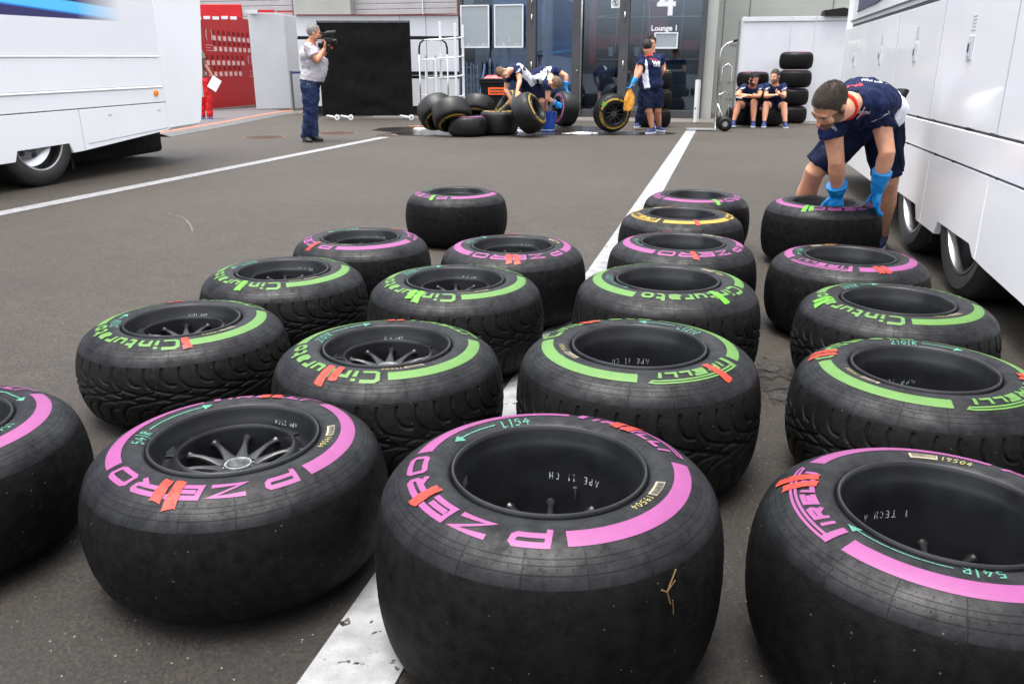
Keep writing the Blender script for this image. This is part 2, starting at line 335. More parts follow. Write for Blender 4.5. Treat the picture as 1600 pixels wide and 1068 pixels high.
g = MB(); g.add([(-6.2, -1.5, .004), (9, -1.5, .004), (9, 3.4, .004), (-6.2, 3.4, .004)], [(0, 1, 2, 3)])
tag(fmb(g, 'pavement', M['kerb']), 'pale grey slab strip in front of the glass doors', kind='structure')
g = MB(); rnd = random.Random(5)
for k in range(60): g.box((1.8 + k * .1, -1.62, .007), (.07, .10, .006))
g.box((4.75, -1.56, .006), (6.1, .02, .008)); g.box((4.75, -1.68, .006), (6.1, .02, .008))
tag(fmb(g, 'drain_channel', mat('rusty_drain_iron', lin((78, 62, 54)), .8, .3, var=(9, .4))), 'rusty slotted drain channel in front of the two seated men', kind='structure')

CU = MF.transposed() @ (Vector((0, 0, CAM_H)) - PF)
def push(u, v): return CU.x + (u - CU.x) * (v - CU.y) / (-CU.y)
VB = 4.3
def building():
    t = thing('garage_building', 'grey pit building with tall glass doors, concrete piers and roller shutters', 'building'); fput(t, 0, 0)
    L = lambda mb, n, m, **k: mb.build(n, m, t, **k)
    # concrete: pier left of the glass, right pilaster, long recessed wall on the right, wall above
    g = MB(); g.box((1.47, .25, 3), (.225, .5, 6)); L(g, 'concrete_pier', M['concrete'])
    g = MB(); a_, b_ = push(-8.55, VB - .4), push(-7.06, VB - .4); g.box(((a_ + b_) / 2, VB - .1, 3), (b_ - a_, .5, 6)); L(g, 'concrete_pier', M['concrete'])
    g = MB(); g.box((6.6, 2.6, 3), (10.1, .3, 6)); g.box((1.52, 1.5, 3), (.12, 2.0, 6)); g.box((-9.5, VB + .2, 5.1), (14, .3, 1.8)); g.box((-18.5, VB + .2, 3), (6, .3, 6)); g.box((-1.5, .25, 5.2), (5.7, .5, 1.6)); g.box((-4.38, 2.2, 3), (.08, 4.3, 6))
    L(g, 'concrete_wall', M['concrete'])
    g = MB()
    for z in (.35, .75, 1.62): g.box((3.6, 2.44, z), (3.4, .012, .01))
    for u in (1.7, 2.3, 4.2): g.box((u, 2.44, 3), (.012, .012, 6))
    L(g, 'panel_joint', M['seam'])
    for (u0, u1) in ((push(-7.04, VB), push(-4.0, VB)), (push(-12.6, VB), push(-8.56, VB))):
        g = MB(); z = 0
        while z < 4.2:
            g.box(((u0 + u1) / 2, VB, z + .075), (u1 - u0, .06, .142), bev=.012); z += .15
        g.box(((u0 + u1) / 2, VB + .04, 2.1), (u1 - u0, .03, 4.2), 1)
        sh = g.build('roller_shutter', [M['shutter'], M['seam']], t)
        g = MB(); g.box((u0 + .02, VB - .05, 2.1), (.06, .08, 4.2)); g.build('guide_rail', M['anthracite'], sh)
    g = MB(); g.box((push(-5.2, VB - .06), VB - .06, 3), (.03, .03, 4)); L(g, 'cable_duct', M['signwhite'])
    # glass bays: mullions (u0,u1), then sills
    for u0, u1, dp in ((-4.34, -4.22, .14), (-2.67, -2.46, .18), (-1.61, -1.41, .18), (-.54, -.33, .16), (1.24, 1.357, .2)):
        g = MB(); g.box(((u0 + u1) / 2, 0, 2.2), (u1 - u0, dp, 4.4), bev=.008)
        g.box(((u0 + u1) / 2, -dp / 2, 2.2), (.012, .004, 4.4), 1)
        L(g, 'door_post', [M['anthracite'], M['seam']])
    g = MB()
    for u0, u1 in ((-4.22, -2.67), (-2.46, -1.61), (-1.41, -.54), (-.33, 1.24)):
        g.box(((u0 + u1) / 2, 0, .09), (u1 - u0, .1, .17), bev=.006); g.box(((u0 + u1) / 2, 0, 4.3), (u1 - u0, .1, .17))
    L(g, 'door_sill', M['anthracite'])
    for z0, z1 in ((2.42, 2.60), (2.05, 2.24), (1.03, 1.22)):
        g = MB(); g.tube([(-2.55, -.115, z0), (-2.55, -.115, z1)], .014); L(g, 'door_hinge', M['steel'], smooth=True)
        g = MB(); g.tube([(-.43, -.105, z0 + .02), (-.43, -.105, z1 + .02)], .014); L(g, 'door_hinge', M['steel'], smooth=True)
    g = MB(); g.tube([(-1.395, -.10, .05), (-1.395, -.10, 4.2)], .022, 12); L(g, 'door_edge_rail', M['steel'], smooth=True)
    g = MB(); g.tube([(-1.48, -.09, 1.03), (-1.48, -.13, 1.03)], .014, 12); L(g, 'door_lock', M['steel'], smooth=True)
    gm = bpy.data.materials.new('tinted_glass'); gm.use_nodes = True; n = gm.node_tree.nodes; l = gm.node_tree.links; n.remove(n['Principled BSDF'])
    gl = n.new('ShaderNodeBsdfGlossy'); gl.inputs['Roughness'].default_value = .015; gl.inputs['Color'].default_value = (.72, .84, 1.0, 1)
    tr = n.new('ShaderNodeBsdfTransparent'); tr.inputs['Color'].default_value = (.82, .87, .92, 1)
    fr = n.new('ShaderNodeFresnel'); fr.inputs['IOR'].default_value = 1.7; ad = n.new('ShaderNodeMath'); ad.operation = 'ADD'; ad.inputs[1].default_value = .05; l.new(fr.outputs[0], ad.inputs[0])
    mx = n.new('ShaderNodeMixShader'); l.new(ad.outputs[0], mx.inputs[0]); l.new(tr.outputs[0], mx.inputs[1]); l.new(gl.outputs[0], mx.inputs[2]); l.new(mx.outputs[0], n['Material Output'].inputs[0])
    for u0, u1 in ((-4.22, -2.67), (-2.46, -1.61), (-1.41, -.54), (-.33, 1.24)):
        g = MB(); g.box(((u0 + u1) / 2, .01, 2.2), (u1 - u0, .006, 4.05)); L(g, 'glass_pane', gm)
    # room behind the glass
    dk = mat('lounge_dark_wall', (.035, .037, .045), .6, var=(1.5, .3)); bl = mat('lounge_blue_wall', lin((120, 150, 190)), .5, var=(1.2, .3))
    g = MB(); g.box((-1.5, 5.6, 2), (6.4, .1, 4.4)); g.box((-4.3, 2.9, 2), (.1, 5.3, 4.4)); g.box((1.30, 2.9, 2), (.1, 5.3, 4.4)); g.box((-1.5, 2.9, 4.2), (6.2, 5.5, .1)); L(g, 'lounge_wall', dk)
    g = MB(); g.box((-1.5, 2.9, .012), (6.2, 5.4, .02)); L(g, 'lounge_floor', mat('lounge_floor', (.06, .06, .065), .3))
    g = MB(); g.box((-3.0, .55, 2.0), (1.3, .04, 3.8)); g.box((-2.05, .9, 2.2), (.86, .04, 3.4)); L(g, 'blue_blind', bl)
    g = MB(); g.box((-1.22, .5, 2.2), (.16, .1, 2.1)); g.box((-1.02, .8, 1.56), (.62, .08, .1)); g.box((1.0, .9, 1.58), (.42, .08, .20)); g.box((.20, 1.1, 2.2), (.5, .06, .95)); g.box((-.75, 1.6, 1.75), (1.5, .05, .25)); L(g, 'red_panel', M['red'])
    g = MB()
    for z in (1.0, 1.28, 2.2): g.box((-.1, .7, z), (2.6, .02, .012))
    for u, dx in ((-.12, .1), (.1, -.12), (.78, .05), (-.7, .06)):
        g.tube([(u, .6, 1.4), (u + dx, .6, 3.4)], .009, 6)
    g.tube([(-.3, .5, 2.62), (.2, .5, 2.5), (1.2, .5, 2.56)], .008, 6); g.tube([(-1.3, .5, 2.2), (-.55, .5, 2.25)], .008, 6)
    L(g, 'steel_rail', M['steel'])
    g = MB(); g.box((.5, .75, .62), (1.55, .3, 1.1)); g.box((-.95, .8, .6), (.8, .3, 1.1)); L(g, 'lounge_counter', mat('dark_counter', (.05, .055, .06), .35))
    return t
building()

def planter(u, v, z, label):
    t = thing('planter', label, 'planter', group='white planters behind the glass'); fput(t, u, v, z)
    g = MB(); g.lathe([(.0, 0), (.055, 0), (.08, .2), (.072, .2), (.07, .185), (0, .185)], 20); g.build('pot', M['pot'], t, smooth=False, auto=40)
    rnd = random.Random(int(u * 100)); g = MB()
    for k in range(70):
        a = rnd.uniform(0, 6.28); r = rnd.uniform(0, .09); p = Vector((r * math.cos(a), r * math.sin(a), .2 + rnd.uniform(0, .1)))
        d = Vector((rnd.uniform(-1, 1), rnd.uniform(-1, 1), rnd.uniform(0, 1))).normalized() * .035; s = d.cross(Vector((0, 0, 1))).normalized() * .012
        g.add([p - s, p + d, p + s, p - d * .5], [(0, 1, 2, 3)])
    g.build('leaves', M['terracotta'], t)
planter(-.78, .45, 1.34, 'white planter with yellow-green leaves behind the narrow glass door')
planter(-.19, .45, 1.34, 'white planter with yellow-green leaves left of the standing mechanic')
g = MB(); g.box((-1.02, .62, .62), (.7, .3, 1.2)); g.box((-.15, .45, .66), (.24, .25, 1.3))
tag(fmb(g, 'plant_shelf', M['anthracite']), 'dark shelf carrying the white planters inside the lounge', 'shelf')

# signs on the glass
def board(u0, u1, z0, z1, label, v=-.12):
    t = thing('notice_board', label, 'sign', group='white framed grey boards on the glass'); fput(t, (u0 + u1) / 2, v, (z0 + z1) / 2)
    w, h = u1 - u0, z1 - z0; g = MB(); f = .028
    g.box((0, 0, h / 2 - f / 2), (w, .03, f)); g.box((0, 0, -h / 2 + f / 2), (w, .03, f)); g.box((-w / 2 + f / 2, 0, 0), (f, .03, h - 2 * f)); g.box((w / 2 - f / 2, 0, 0), (f, .03, h - 2 * f))
    g.build('frame', M['signwhite'], t); g = MB(); g.box((0, .004, 0), (w - 2 * f, .012, h - 2 * f)); g.build('panel', M['signgrey'], t); return t
for u0, u1, l in ((-4.24, -3.55, 'left of two large grey boards with white frames on the glass'), (-3.43, -2.74, 'right of two large grey boards with white frames, beside the hinged post')):
    t = board(u0, u1, 1.53, 2.46, l); rnd = random.Random(int(-u0 * 10)); g = MB()
    for k in range(26):
        a = rnd.uniform(-.30, .30); z = -.42 + abs(rnd.gauss(0, .03)) + (.07 if abs(a) < .06 else 0); s = rnd.uniform(.004, .014)
        g.add([(a - s, -.004, z), (a, -.004, z - s * .7), (a + s, -.004, z), (a, -.004, z + s)], [(0, 1, 2, 3)])
    g.build('flaked_paint', M['signwhite'], t)
board(.24, .76, 1.49, 1.83, 'small grey board with white frame under the Lounge 1 lettering')
d4 = tag(wall_text('lounge_number', '4', MF4 @ Vector((.47, -.06, 2.44)), E1, (0, 0, 1), .84, M['signwhite'], offset=.012), 'big white numeral 4 on the lounge glass', 'sign')
wl = tag(wall_text('lounge_sign', 'Lounge 1', MF4 @ Vector((.45, -.06, 1.915)), E1, (0, 0, 1), .158, M['signwhite'], offset=.004), 'white Lounge 1 lettering on the glass', 'sign')
t = thing('no_smoking_sign', 'small white square pictogram sign high on the narrow glass door', 'sign'); fput(t, -.66, -.02, 2.45)
g = MB(); g.box((0, 0, 0), (.19, .006, .2)); g.build('plate', M['signwhite'], t)
g = MB(); g.tube([(.06 * math.cos(a / 20 * 6.283), -.008, .06 * math.sin(a / 20 * 6.283) + .01) for a in range(20)], .006, 6, closed=True); g.tube([(-.042, -.008, .052), (.042, -.008, -.032)], .006, 6); g.box((0, -.006, .01), (.02, .006, .07)); g.build('symbol', M['ink'], t)

# white cabinets on the right
def cabinet_row():
    p0, p1 = gnd(1148, 188.5), gnd(1312, 190.5); d = (p1 - p0).normalized(); w = (p1 - p0).length; ang = math.atan2(d.y, d.x)
    t = thing('partition_wall', 'white panel partition behind the seated men and the tyre stack', 'partition', p0, (0, 0, ang))
    xs = [0, w * .455, w * .675, w]
    for i in range(3):
        a, b = xs[i] + .012, xs[i + 1] - .012
        g = MB(); g.box(((a + b) / 2, .05, 1.0), (b - a, .06, 2.0), bev=.006); g.box(((a + b) / 2, .04, 2.05), (b - a, .09, .09), bev=.005); g.build('panel', M['whitematt'], t)
    g = MB()
    for x in xs: g.box((x, .05, 1.05), (.024, .07, 2.1), bev=.003)
    g.box((w / 2, .07, 2.005), (w - .05, .05, .012), 1); g.box((w / 2, .07, .02), (w, .04, .04), 1)
    g.build('upright', [M['whitematt'], M['softseam']], t)
    g = MB(); g.box((0.02, 1.0, 1.05), (.04, 1.9, 2.1)); g.build('side_panel', M['whitematt'], t)
    g = MB(); q0 = w * .80; g.add([(q0 - .12, -.1, 2.10), (w + .3, -.1, 2.10), (w + .3, .6, 2.10), (q0 - .12, .6, 2.10), (q0 - .15, -.1, 2.20), (w - .2, -.1, 2.25), (w + .3, .6, 2.2), (q0 - .1, .6, 2.22)], [(0, 1, 2, 3), (4, 5, 6, 7), (0, 1, 5, 4), (1, 2, 6, 5), (2, 3, 7, 6), (3, 0, 4, 7)])
    g.v = [tuple(Matrix.Translation(p0) @ Matrix.Rotation(ang, 4, 'Z') @ Vector(v)) for v in g.v]
    tag(g.build('storage_box', M['black']), 'flat black box lying on top of the white partition', 'box')
cabinet_row()

# white cabinets on the left with black bands (behind the trolleys)
p0 = Vector((-2.25, 20.25, 0))
t = thing('equipment_cabinet', 'white banded cabinet row behind the trolleys', 'cabinet', p0, (0, 0, 0))
wc = 1.0
def cz(py, Y=17.9): return at(680, py, Y).z
x0 = -2.75
bands = [(24, 57, 0), (57, 62, 1), (62, 112, 0), (112, 123, 1), (123, 166, 0), (166, 179, 1)]
for k, (a_, b_2, mi) in enumerate(bands):
    z1, z0 = cz(a_, p0.y), max(0.02, cz(b_2, p0.y))
    for (xa, xb) in ((x0, x0 + 2.4), (x0 + 2.41, wc - .75), (wc - .74, wc)):
        g = MB(); g.box(((xa + xb) / 2, .25 + (0.02 if mi else 0), (z0 + z1) / 2), (xb - xa, .5, z1 - z0 - .004), bev=.004)
        g.build('dark_band' if mi else 'cabinet_panel', M['black'] if mi else M['whitematt'], t)
g = MB(); g.box(((x0 + wc) / 2, .2, cz(24, p0.y) + .01), (wc - x0, .55, .006)); g.build('red_edge', M['red'], t)
g = MB(); g.box(((x0 + wc) / 2, -.004, cz(118, p0.y)), (wc - x0, .02, .02)); g.build('silver_strip', M['steel'], t)

# red booth
def booth():
    A, B, C = gnd(402, 173), gnd(455, 171.5), gnd(486, 169.5)
    D = gnd(324, 180); t = thing('hospitality_booth', 'white booth open on its left side with a red interior', 'booth')
    H2 = 2.45
    def wall(P, Q, z0, z1, th, m, name, par=t, inset=0):
        d = (Q - P).normalized(); nrm = Vector((-d.y, d.x, 0)); c = (P + Q) / 2 + nrm * (th / 2 + inset); a = math.atan2(d.y, d.x)
        g = MB(); g.box((0, 0, 0), ((Q - P).length, th, z1 - z0), M=Matrix.Rotation(a, 3, 'Z').to_4x4(), bev=.006); g.v = [tuple(Vector(v) + c + Vector((0, 0, (z0 + z1) / 2))) for v in g.v]
        return g.build(name, m, par)
    wall(A, B, .04, H2, .05, M['whitematt'], 'front_panel'); wall(B, C, .03, H2 - .03, .05, M['whitematt'], 'side_panel')
    # interior: back wall leads from the front panel's left edge back to the left
    bk = D + Vector((-3.2, 3.6, 0)); r1 = Vector((A.x - 3.4, A.y - 3.1 + 0, 0))
    r1 = gnd(296, 175.5); r0 = gnd(402, 165)
    d = (r0 - r1).normalized(); a = math.atan2(d.y, d.x); L = (r0 - r1).length
    rw = wall(r1, r0, .03, H2, .06, M['red'], 'red_wall')
    def onw(s, z, off=.012):  # s measured leftwards from the front panel's edge
        nrm = Vector((d.y, -d.x, 0)); return r0 - d * s + nrm * off + Vector((0, 0, z))
    # rows of small white picture tiles with dark shapes above
    DM = mat('dark_red_print', lin((130, 4, 12)), .5); TM = mat('picture_tile_white', lin((226, 196, 194)), .5); g2 = MB(); R3 = Matrix.Rotation(a, 3, 'Z').to_4x4()
    for row, (z, s0, n) in enumerate(((1.86, .22, 8), (1.58, .22, 8), (1.22, .72, 8), (.93, .95, 8))):
        for k in range(n):
            c = onw(s0 + k * .30, z); g = MB(); g.box((0, 0, 0), (.16, .01, .115), M=R3); g.v = [tuple(Vector(v) + c) for v in g.v]; g.build('picture_tile', TM, rw)
            c = onw(s0 + k * .30, z + .15); g2 = MB(); g2.box((0, 0, 0), (.11, .008, .10), M=R3); g2.v = [tuple(Vector(v) + c) for v in g2.v]; g2.build('dark_emblem', DM, rw)
    for s, z, tx, sz in ((2.75, 1.95, '(', .3), (2.45, 1.95, ')', .3), (.34, 1.33, '(', .26), (.14, 1.33, ')', .26)):
        wall_text('lettering', tx, onw(s, z), d, (0, 0, 1), sz, M['signwhite'], rw, offset=.003)
    for s, z, w in ((2.65, 1.67, .4), (2.72, 1.60, .25), (2.6, 1.53, .5), (.22, .99, .22), (.22, .92, .16), (.26, .85, .32)):
        g = MB(); c = onw(s, z); g.box((0, 0, 0), (w, .006, .022), M=R3); g.v = [tuple(Vector(v) + c) for v in g.v]; g.build('text_line', mat('pale_print', lin((220, 150, 150)), .6), rw)
    # header
    H0 = Vector((A.x, A.y, 0)); hd = Vector((-1, -.02, 0)); nh = 1.55
    g = MB(); g.box((A.x - .95, A.y - .02, H2 + .02), (1.6, .12, .34), bev=.01); hb = g.build('header_panel', M['red'], t)
    g = MB(); g.box((A.x - 1.0, A.y + .05, H2 + .02), (2.5, .08, .10)); g.build('roof_edge', M['whitematt'], t)
    g = MB()
    for k in range(6): g.box((A.x - .35 - k * .23, A.y - .12, H2 - .14 + .01 * (k % 2)), (.17, .01, .075))
    g.build('header_lettering', M['signwhite'], hb)
    g = MB(); g.box((A.x + .45, A.y + .05, H2 + .035), (.45, .06, .06)); g.box((A.x + .95, A.y + .05, H2 + .02), (.4, .06, .03)); g.build('red_clip', M['red'], t)
    g = MB(); f0, f1, f2, f3 = gnd(300, 199), gnd(345, 196), gnd(450, 175), gnd(403, 169)
    g.add([(v.x, v.y, .022) for v in (f0, f1, f2, f3, r1)], [(0, 1, 2, 3, 4)]); g.build('booth_floor', mat('grey_carpet', lin((92, 88, 90)), .9, spec=.2), t)
    # cable ramp with orange stripe sweeping in front
    pts = [gnd(x, y) for x, y in ((240, 214), (300, 203.5), (345, 195.5), (390, 186.5), (425, 180), (452, 176.5), (476, 176.5))]
    g = MB(); prof = [(-.28, .004), (-.14, .045), (0, .05), (.14, .045), (.24, .004)]; n = len(prof)
    for i, p in enumerate(pts):
        t_ = (pts[min(i + 1, len(pts) - 1)] - pts[max(i - 1, 0)]).normalized(); s_ = Vector((-t_.y, t_.x, 0))
        for x, z in prof: g.v.append(tuple(p + s_ * x + Vector((0, 0, z))))
    for i in range(len(pts) - 1):
        for k in range(n - 1): g.f.append((i * n + k, i * n + k + 1, (i + 1) * n + k + 1, (i + 1) * n + k)); g.mi.append(0)
    rt = thing('cable_ramp', 'curved grey cable ramp with an orange edge in front of the red booth', 'cable ramp')
    g.build('ramp', M['rubbermat'], rt, smooth=False)
    g = MB(); g.tube([p + Vector((0.02, .23, .04)) for p in pts[:-1]], .022, 8); g.build('orange_edge', mat('orange_pvc', lin((226, 118, 80)), .5), rt)
booth()

# black screen on casters
def screen():
    P, Q = at(497, 32, 18.4), at(642, 31, 18.4); b0 = gnd(506, 187); b1 = gnd(645, 187)
    t = thing('privacy_screen', 'tall black fabric screen on white casters behind the photographer', 'screen', ((b0.x + b1.x) / 2, b0.y, 0))
    w = b1.x - b0.x; h = P.z - .02; nx, nz = 60, 60; vs = []; 
    for j in range(nz + 1):
        for i in range(nx + 1):
            x = (i / nx - .5) * w; z = .10 + (h - .10) * j / nz
            q = noise.noise(Vector((x * 1.6, z * 2.2, 3))) * .03 + noise.noise(Vector((x * 6, z * 3.5, 7))) * .012
            e = min(1, min(i, nx - i, j, nz - j) / 6); vs.append((x, q * e - .02, z))
    k = nx + 1; fs = [(j * k + i, j * k + i + 1, (j + 1) * k + i + 1, (j + 1) * k + i) for j in range(nz) for i in range(nx)]
    g = MB(); g.add(vs, fs); g.box((0, .05, (h + .1) / 2), (w - .02, .06, h - .1))
    g.build('fabric', mat('black_screen_fabric', (.004, .004, .004), .8, spec=.12, bump=(14, .5, .01), var=(5, .5)), t, auto=50)
    g = MB(); g.tube([(-w / 2, .0, .08), (-w / 2, 0, h + .02), (w / 2, 0, h + .02), (w / 2, 0, .08)], .018, 8); g.build('frame', M['black'], t)
    for x in (-w / 2 + .05, -w / 2 + .35, w / 2 - .3):
        f = MB(); f.tube([(x + .30, -.22, .05), (x, .02, .09), (x + .1, .2, .06)], .018, 8); fo = f.build('caster_foot', M['signwhite'], t)
        c = MB(); c.lathe([(.0, -.02), (.055, -.02), (.06, 0), (.055, .02), (0, .02)], 18, M=Matrix.Rotation(R_(90), 4, 'X')); c.v = [tuple(Vector(v) + Vector((x + .3, -.24, .06))) for v in c.v]
        c.lathe([(0, -.024), (.016, -.024), (.016, .024), (0, .024)], 10, 1, c=(x + .3, -.24, .06), M=Matrix.Rotation(R_(90), 4, 'X'))
        c.build('caster_wheel', [M['signwhite'], M['black']], fo)
screen()

# barrier post
b0 = gnd(459.5, 176); zt = at(459.5, 111, b0.y).z
t = thing('barrier_post', 'grey queue barrier post with a short blue belt beside the photographer', 'barrier post', b0)
g = MB(); g.lathe([(0, 0), (.20, 0), (.20, .012), (.06, .03), (0, .03)], 28); g.build('base', M['steel'], t, auto=40)
g = MB(); g.lathe([(.033, .02), (.033, zt - .08), (.04, zt - .08), (.04, zt), (0, zt)], 16); g.build('pole', mat('grey_post', (.12, .13, .13), .4, .3), t, auto=40)
g = MB(); g.box((.33, 0, zt - .04), (.60, .008, .055)); g.build('belt', mat('blue_belt', lin((28, 36, 110)), .6), t)

# trolleys
def cage_trolley():
    b = gnd(680, 191); zt = at(680, 63, b.y).z; w = (701 - 658) / FPX * (b.y * .948 + .3) * 1.0
    t = thing('cage_trolley', 'chromed wire trolley with a curved black topped handle behind the wet tyres', 'trolley', b)
    g = MB(); x = w / 2
    g.tube([(-x, 0, .08), (-x, 0, zt - .25)], .014, 8); g.tube([(x, 0, .08), (x, 0, zt - .25)], .014, 8)
    g.tube([(-x + .09, 0, zt), (x - .09, 0, zt)], .013, 8); g.build('tube_frame', M['chrome'], t, smooth=True)
    for s in (-1, 1):
        g = MB(); g.tube([(s * x, 0, zt - .27), (s * (x - .004), 0, zt - .14), (s * (x - .03), 0, zt - .05), (s * (x - .10), 0, zt)], .019, 8); g.build('grip', M['black'], t, smooth=True)
    g = MB()
    for py in (94, 121, 148): z = at(680, py, b.y).z; g.tube([(-x, 0, z), (x, 0, z)], .007, 6)
    for k in (-1, 0, 1): g.tube([(k * x * .5, 0.01, .1), (k * x * .5, .01, at(680, 94, b.y).z)], .005, 6)
    g.build('cross_wire', M['chrome'], t)
    g = MB(); g.box((0, .25, .1), (w, .5, .03)); g.build('platform', M['steel'], t)
cage_trolley()
def white_rack():
    b = gnd(700, 190); zt = at(700, 34, b.y).z
    t = thing('tyre_rack', 'tall white welded rack of square posts beside the glass', 'rack', b)
    for x, y, z1 in ((-.12, 0, zt), (.19, .0, zt - .03), (.33, .3, zt - .05), (-.42, -.1, at(680, 92, b.y).z), (-.22, -.1, at(680, 92, b.y).z)):
        g = MB(); g.box((x, y, z1 / 2), (.05, .05, z1), bev=.006); g.build('post', M['signwhite'], t)
    g = MB()
    for py in (60, 90, 120, 152):
        z = at(700, py, b.y).z; g.tube([(-.45, -.1, z - .04), (.19, 0, z), (.35, .3, z + .03)], .015, 6)
    g.box((-.1, .1, .1), (.9, .5, .04)); g.build('cross_bar', M['signwhite'], t)
    g = MB()
    for x in (-.42, -.22): g.tube([(x, -.1, at(680, 92, b.y).z), (x, -.1, at(680, 87, b.y).z)], .022, 8)
    g.build('clamp_bolt', M['steel'], t)
white_rack()
def frame_stack():
    b = gnd(737, 184); t = thing('folded_frames', 'dark blue-grey ladder-like frames leaning against the glass left of the bin', 'frames', b, (0, 0, -FA))
    for k in range(3):
        g = MB(); x0 = -.26 + k * .15; zt = 1.24 - k * .03
        for dx in (0, .1): g.box((x0 + dx, k * .04, zt / 2), (.03, .03, zt))
        z = .15
        while z < zt: g.box((x0 + .05, k * .04, z), (.1, .025, .025)); z += .19
        g.build('frame', mat('blue_grey_steel', lin((70, 84, 106)), .5, .3), t)
    g = MB(); g.tube([(.22, -.05, .5), (.34, -.05, 1.15)], .02, 6); g.build('strut', mat('blue_steel', lin((90, 120, 170)), .5), t)
frame_stack()
def bin_():
    b = gnd(772, 187); zt = at(772, 120, b.y).z; t = thing('wheelie_bin', 'black wheelie bin with a red topped lid and an orange notice', 'bin', b)
    g = MB(); w0, w1 = .23, .29; g.add([(-w0, -w0, .05), (w0, -w0, .05), (w0, w0, .05), (-w0, w0, .05), (-w1, -w1, zt - .1), (w1, -w1, zt - .1), (w1, w1, zt - .1), (-w1, w1, zt - .1)], [(0, 1, 2, 3), (4, 5, 6, 7), (0, 1, 5, 4), (1, 2, 6, 5), (2, 3, 7, 6), (3, 0, 4, 7)])
    g.box((0, 0, zt - .11), (.63, .63, .04), bev=.01); g.build('body', M['black'], t)
    g = MB(); g.box((0, 0, zt - .06), (.64, .64, .06), bev=.02); g.build('lid', M['black'], t)
    g = MB(); g.add([(-.22, -.2, zt - .03), (.26, -.2, zt - .03), (.2, .2, zt - .03), (-.16, .2, zt - .03), (-.14, -.12, zt + .03), (.2, -.12, zt + .04), (.16, .16, zt + .03), (-.12, .16, zt + .03)], [(0, 1, 2, 3), (4, 5, 6, 7), (0, 1, 5, 4), (1, 2, 6, 5), (2, 3, 7, 6), (3, 0, 4, 7)]); g.build('red_sack', M['binred'], t)
    g = MB(); z = at(772, 142, b.y).z; g.box((.06, -.30, z), (.35, .012, .15)); o = g.build('notice', M['labelorange'], t)
    g = MB()
    for zz in (z + .03, z - .03):
        x = -.08; rnd = random.Random(int(zz * 100))
        while x < .2: w = rnd.uniform(.015, .05); g.box((x + w / 2, -.308, zz), (w, .006, .03)); x += w + .008
    g.build('print', M['ink'], o)
    for s in (-1, 1):
        g = MB(); g.lathe([(0, -.025), (.1, -.025), (.1, .025), (0, .025)], 20, c=(s * .27, .24, .1), M=Matrix.Rotation(R_(90), 4, 'Y')); g.build('wheel', M['black'], t)
bin_()
# hand truck
def hand_truck():
    b = gnd(1126, 205); zt = at(1120, 78, b.y).z; t = thing('hand_truck', 'silver sack truck with curved handles and black wheels, left of the seated men', 'hand truck', b, (0, 0, R_(-8)))
    for s in (0, 1):
        dy = s * .45; dx = s * .035
        g = MB(); g.tube([(-.10 + dx, dy, .02), (-.10 + dx, dy, zt - .05), (-.08 + dx, dy, zt + .03), (-.02 + dx, dy, zt + .09), (.12 + dx, dy, zt + .15)], .014, 10); g.build('handle_tube', M['chrome'], t, smooth=True)
        g = MB(); g.tube([(.10 + dx, dy, zt + .143), (.17 + dx, dy, zt + .165)], .018, 10); g.build('grip', M['black'], t, smooth=True)
    g = MB()
    for z in (.35, .6, .85, 1.1): g.tube([(-.10, 0, z), (-.065, .45, z)], .008, 6)
    g.tube([(-.03, .2, .25), (-.03, .2, 1.1), (.06, .2, 1.16), (.13, .2, 1.1), (.13, .2, .15)], .009, 8); g.tube([(-.10, 0, .62), (.05, .2, .68), (.13, .2, .62)], .008, 6)
    g.tube([(-.1, 0, .48), (.08, 0, .12)], .013, 8); g.build('cross_bar', M['chrome'], t, smooth=True)
    g = MB(); g.box((-.35, .2, .02), (.5, .45, .012)); g.build('toe_plate', M['steel'], t)
    for dy in (-.06, .5):
        g = MB(); g.lathe([(.05, -.045), (.085, -.05), (.118, -.035), (.13, 0), (.118, .035), (.085, .05), (.05, .045)], 28, M=Matrix.Rotation(R_(90), 4, 'X'), c=(.06, dy, .13)); w = g.build('wheel', M['black'], t, auto=50)
        g = MB(); g.lathe([(0, -.05), (.018, -.05), (.018, -.03), (.05, -.03), (.05, .03), (0, .03)], 16, M=Matrix.Rotation(R_(-90), 4, 'X'), c=(.06, dy, .13)); g.build('hub', M['steel'], w, auto=50)
hand_truck()
# leaning post next to the door
b = gnd(1087, 193); p1 = at(1091, 125, b.y + .1)
t = thing('leaning_plank', 'narrow silver plank leaning beside the lounge door', 'plank', b)
g = MB(); g.tube([(0, 0, 0.02), (p1.x - b.x, .1, p1.z)], .055, 4); g.build('plank', mat('pale_plank', lin((190, 190, 188)), .5), t)
g = MB(); g.tube([(-.05, -.06, .3), (-.03, -.07, .3)], .02, 8); g.build('bolt', M['ink'], t)
# stand with red tipped arm right of the tyre stack
b = gnd(1276, 186); zt = at(1279, 84, b.y).z
t = thing('tool_stand', 'thin grey stand with a red tipped arm right of the tall tyre stack', 'stand', b)
g = MB(); g.tube([(0, 0, 0), (.02, 0, zt * .55), (.05, 0, zt)], [.035, .03, .02], 8); g.build('pole', M['steel'], t)
z = at(1290, 119, b.y).z; g = MB(); g.tube([(.03, 0, z), (.36, 0, z - .01)], .012, 8); g.build('arm', M['steel'], t)
g = MB(); g.tube([(.36, 0, z - .01), (.40, 0, z - .011)], .026, 8); g.build('tip', M['red'], t)
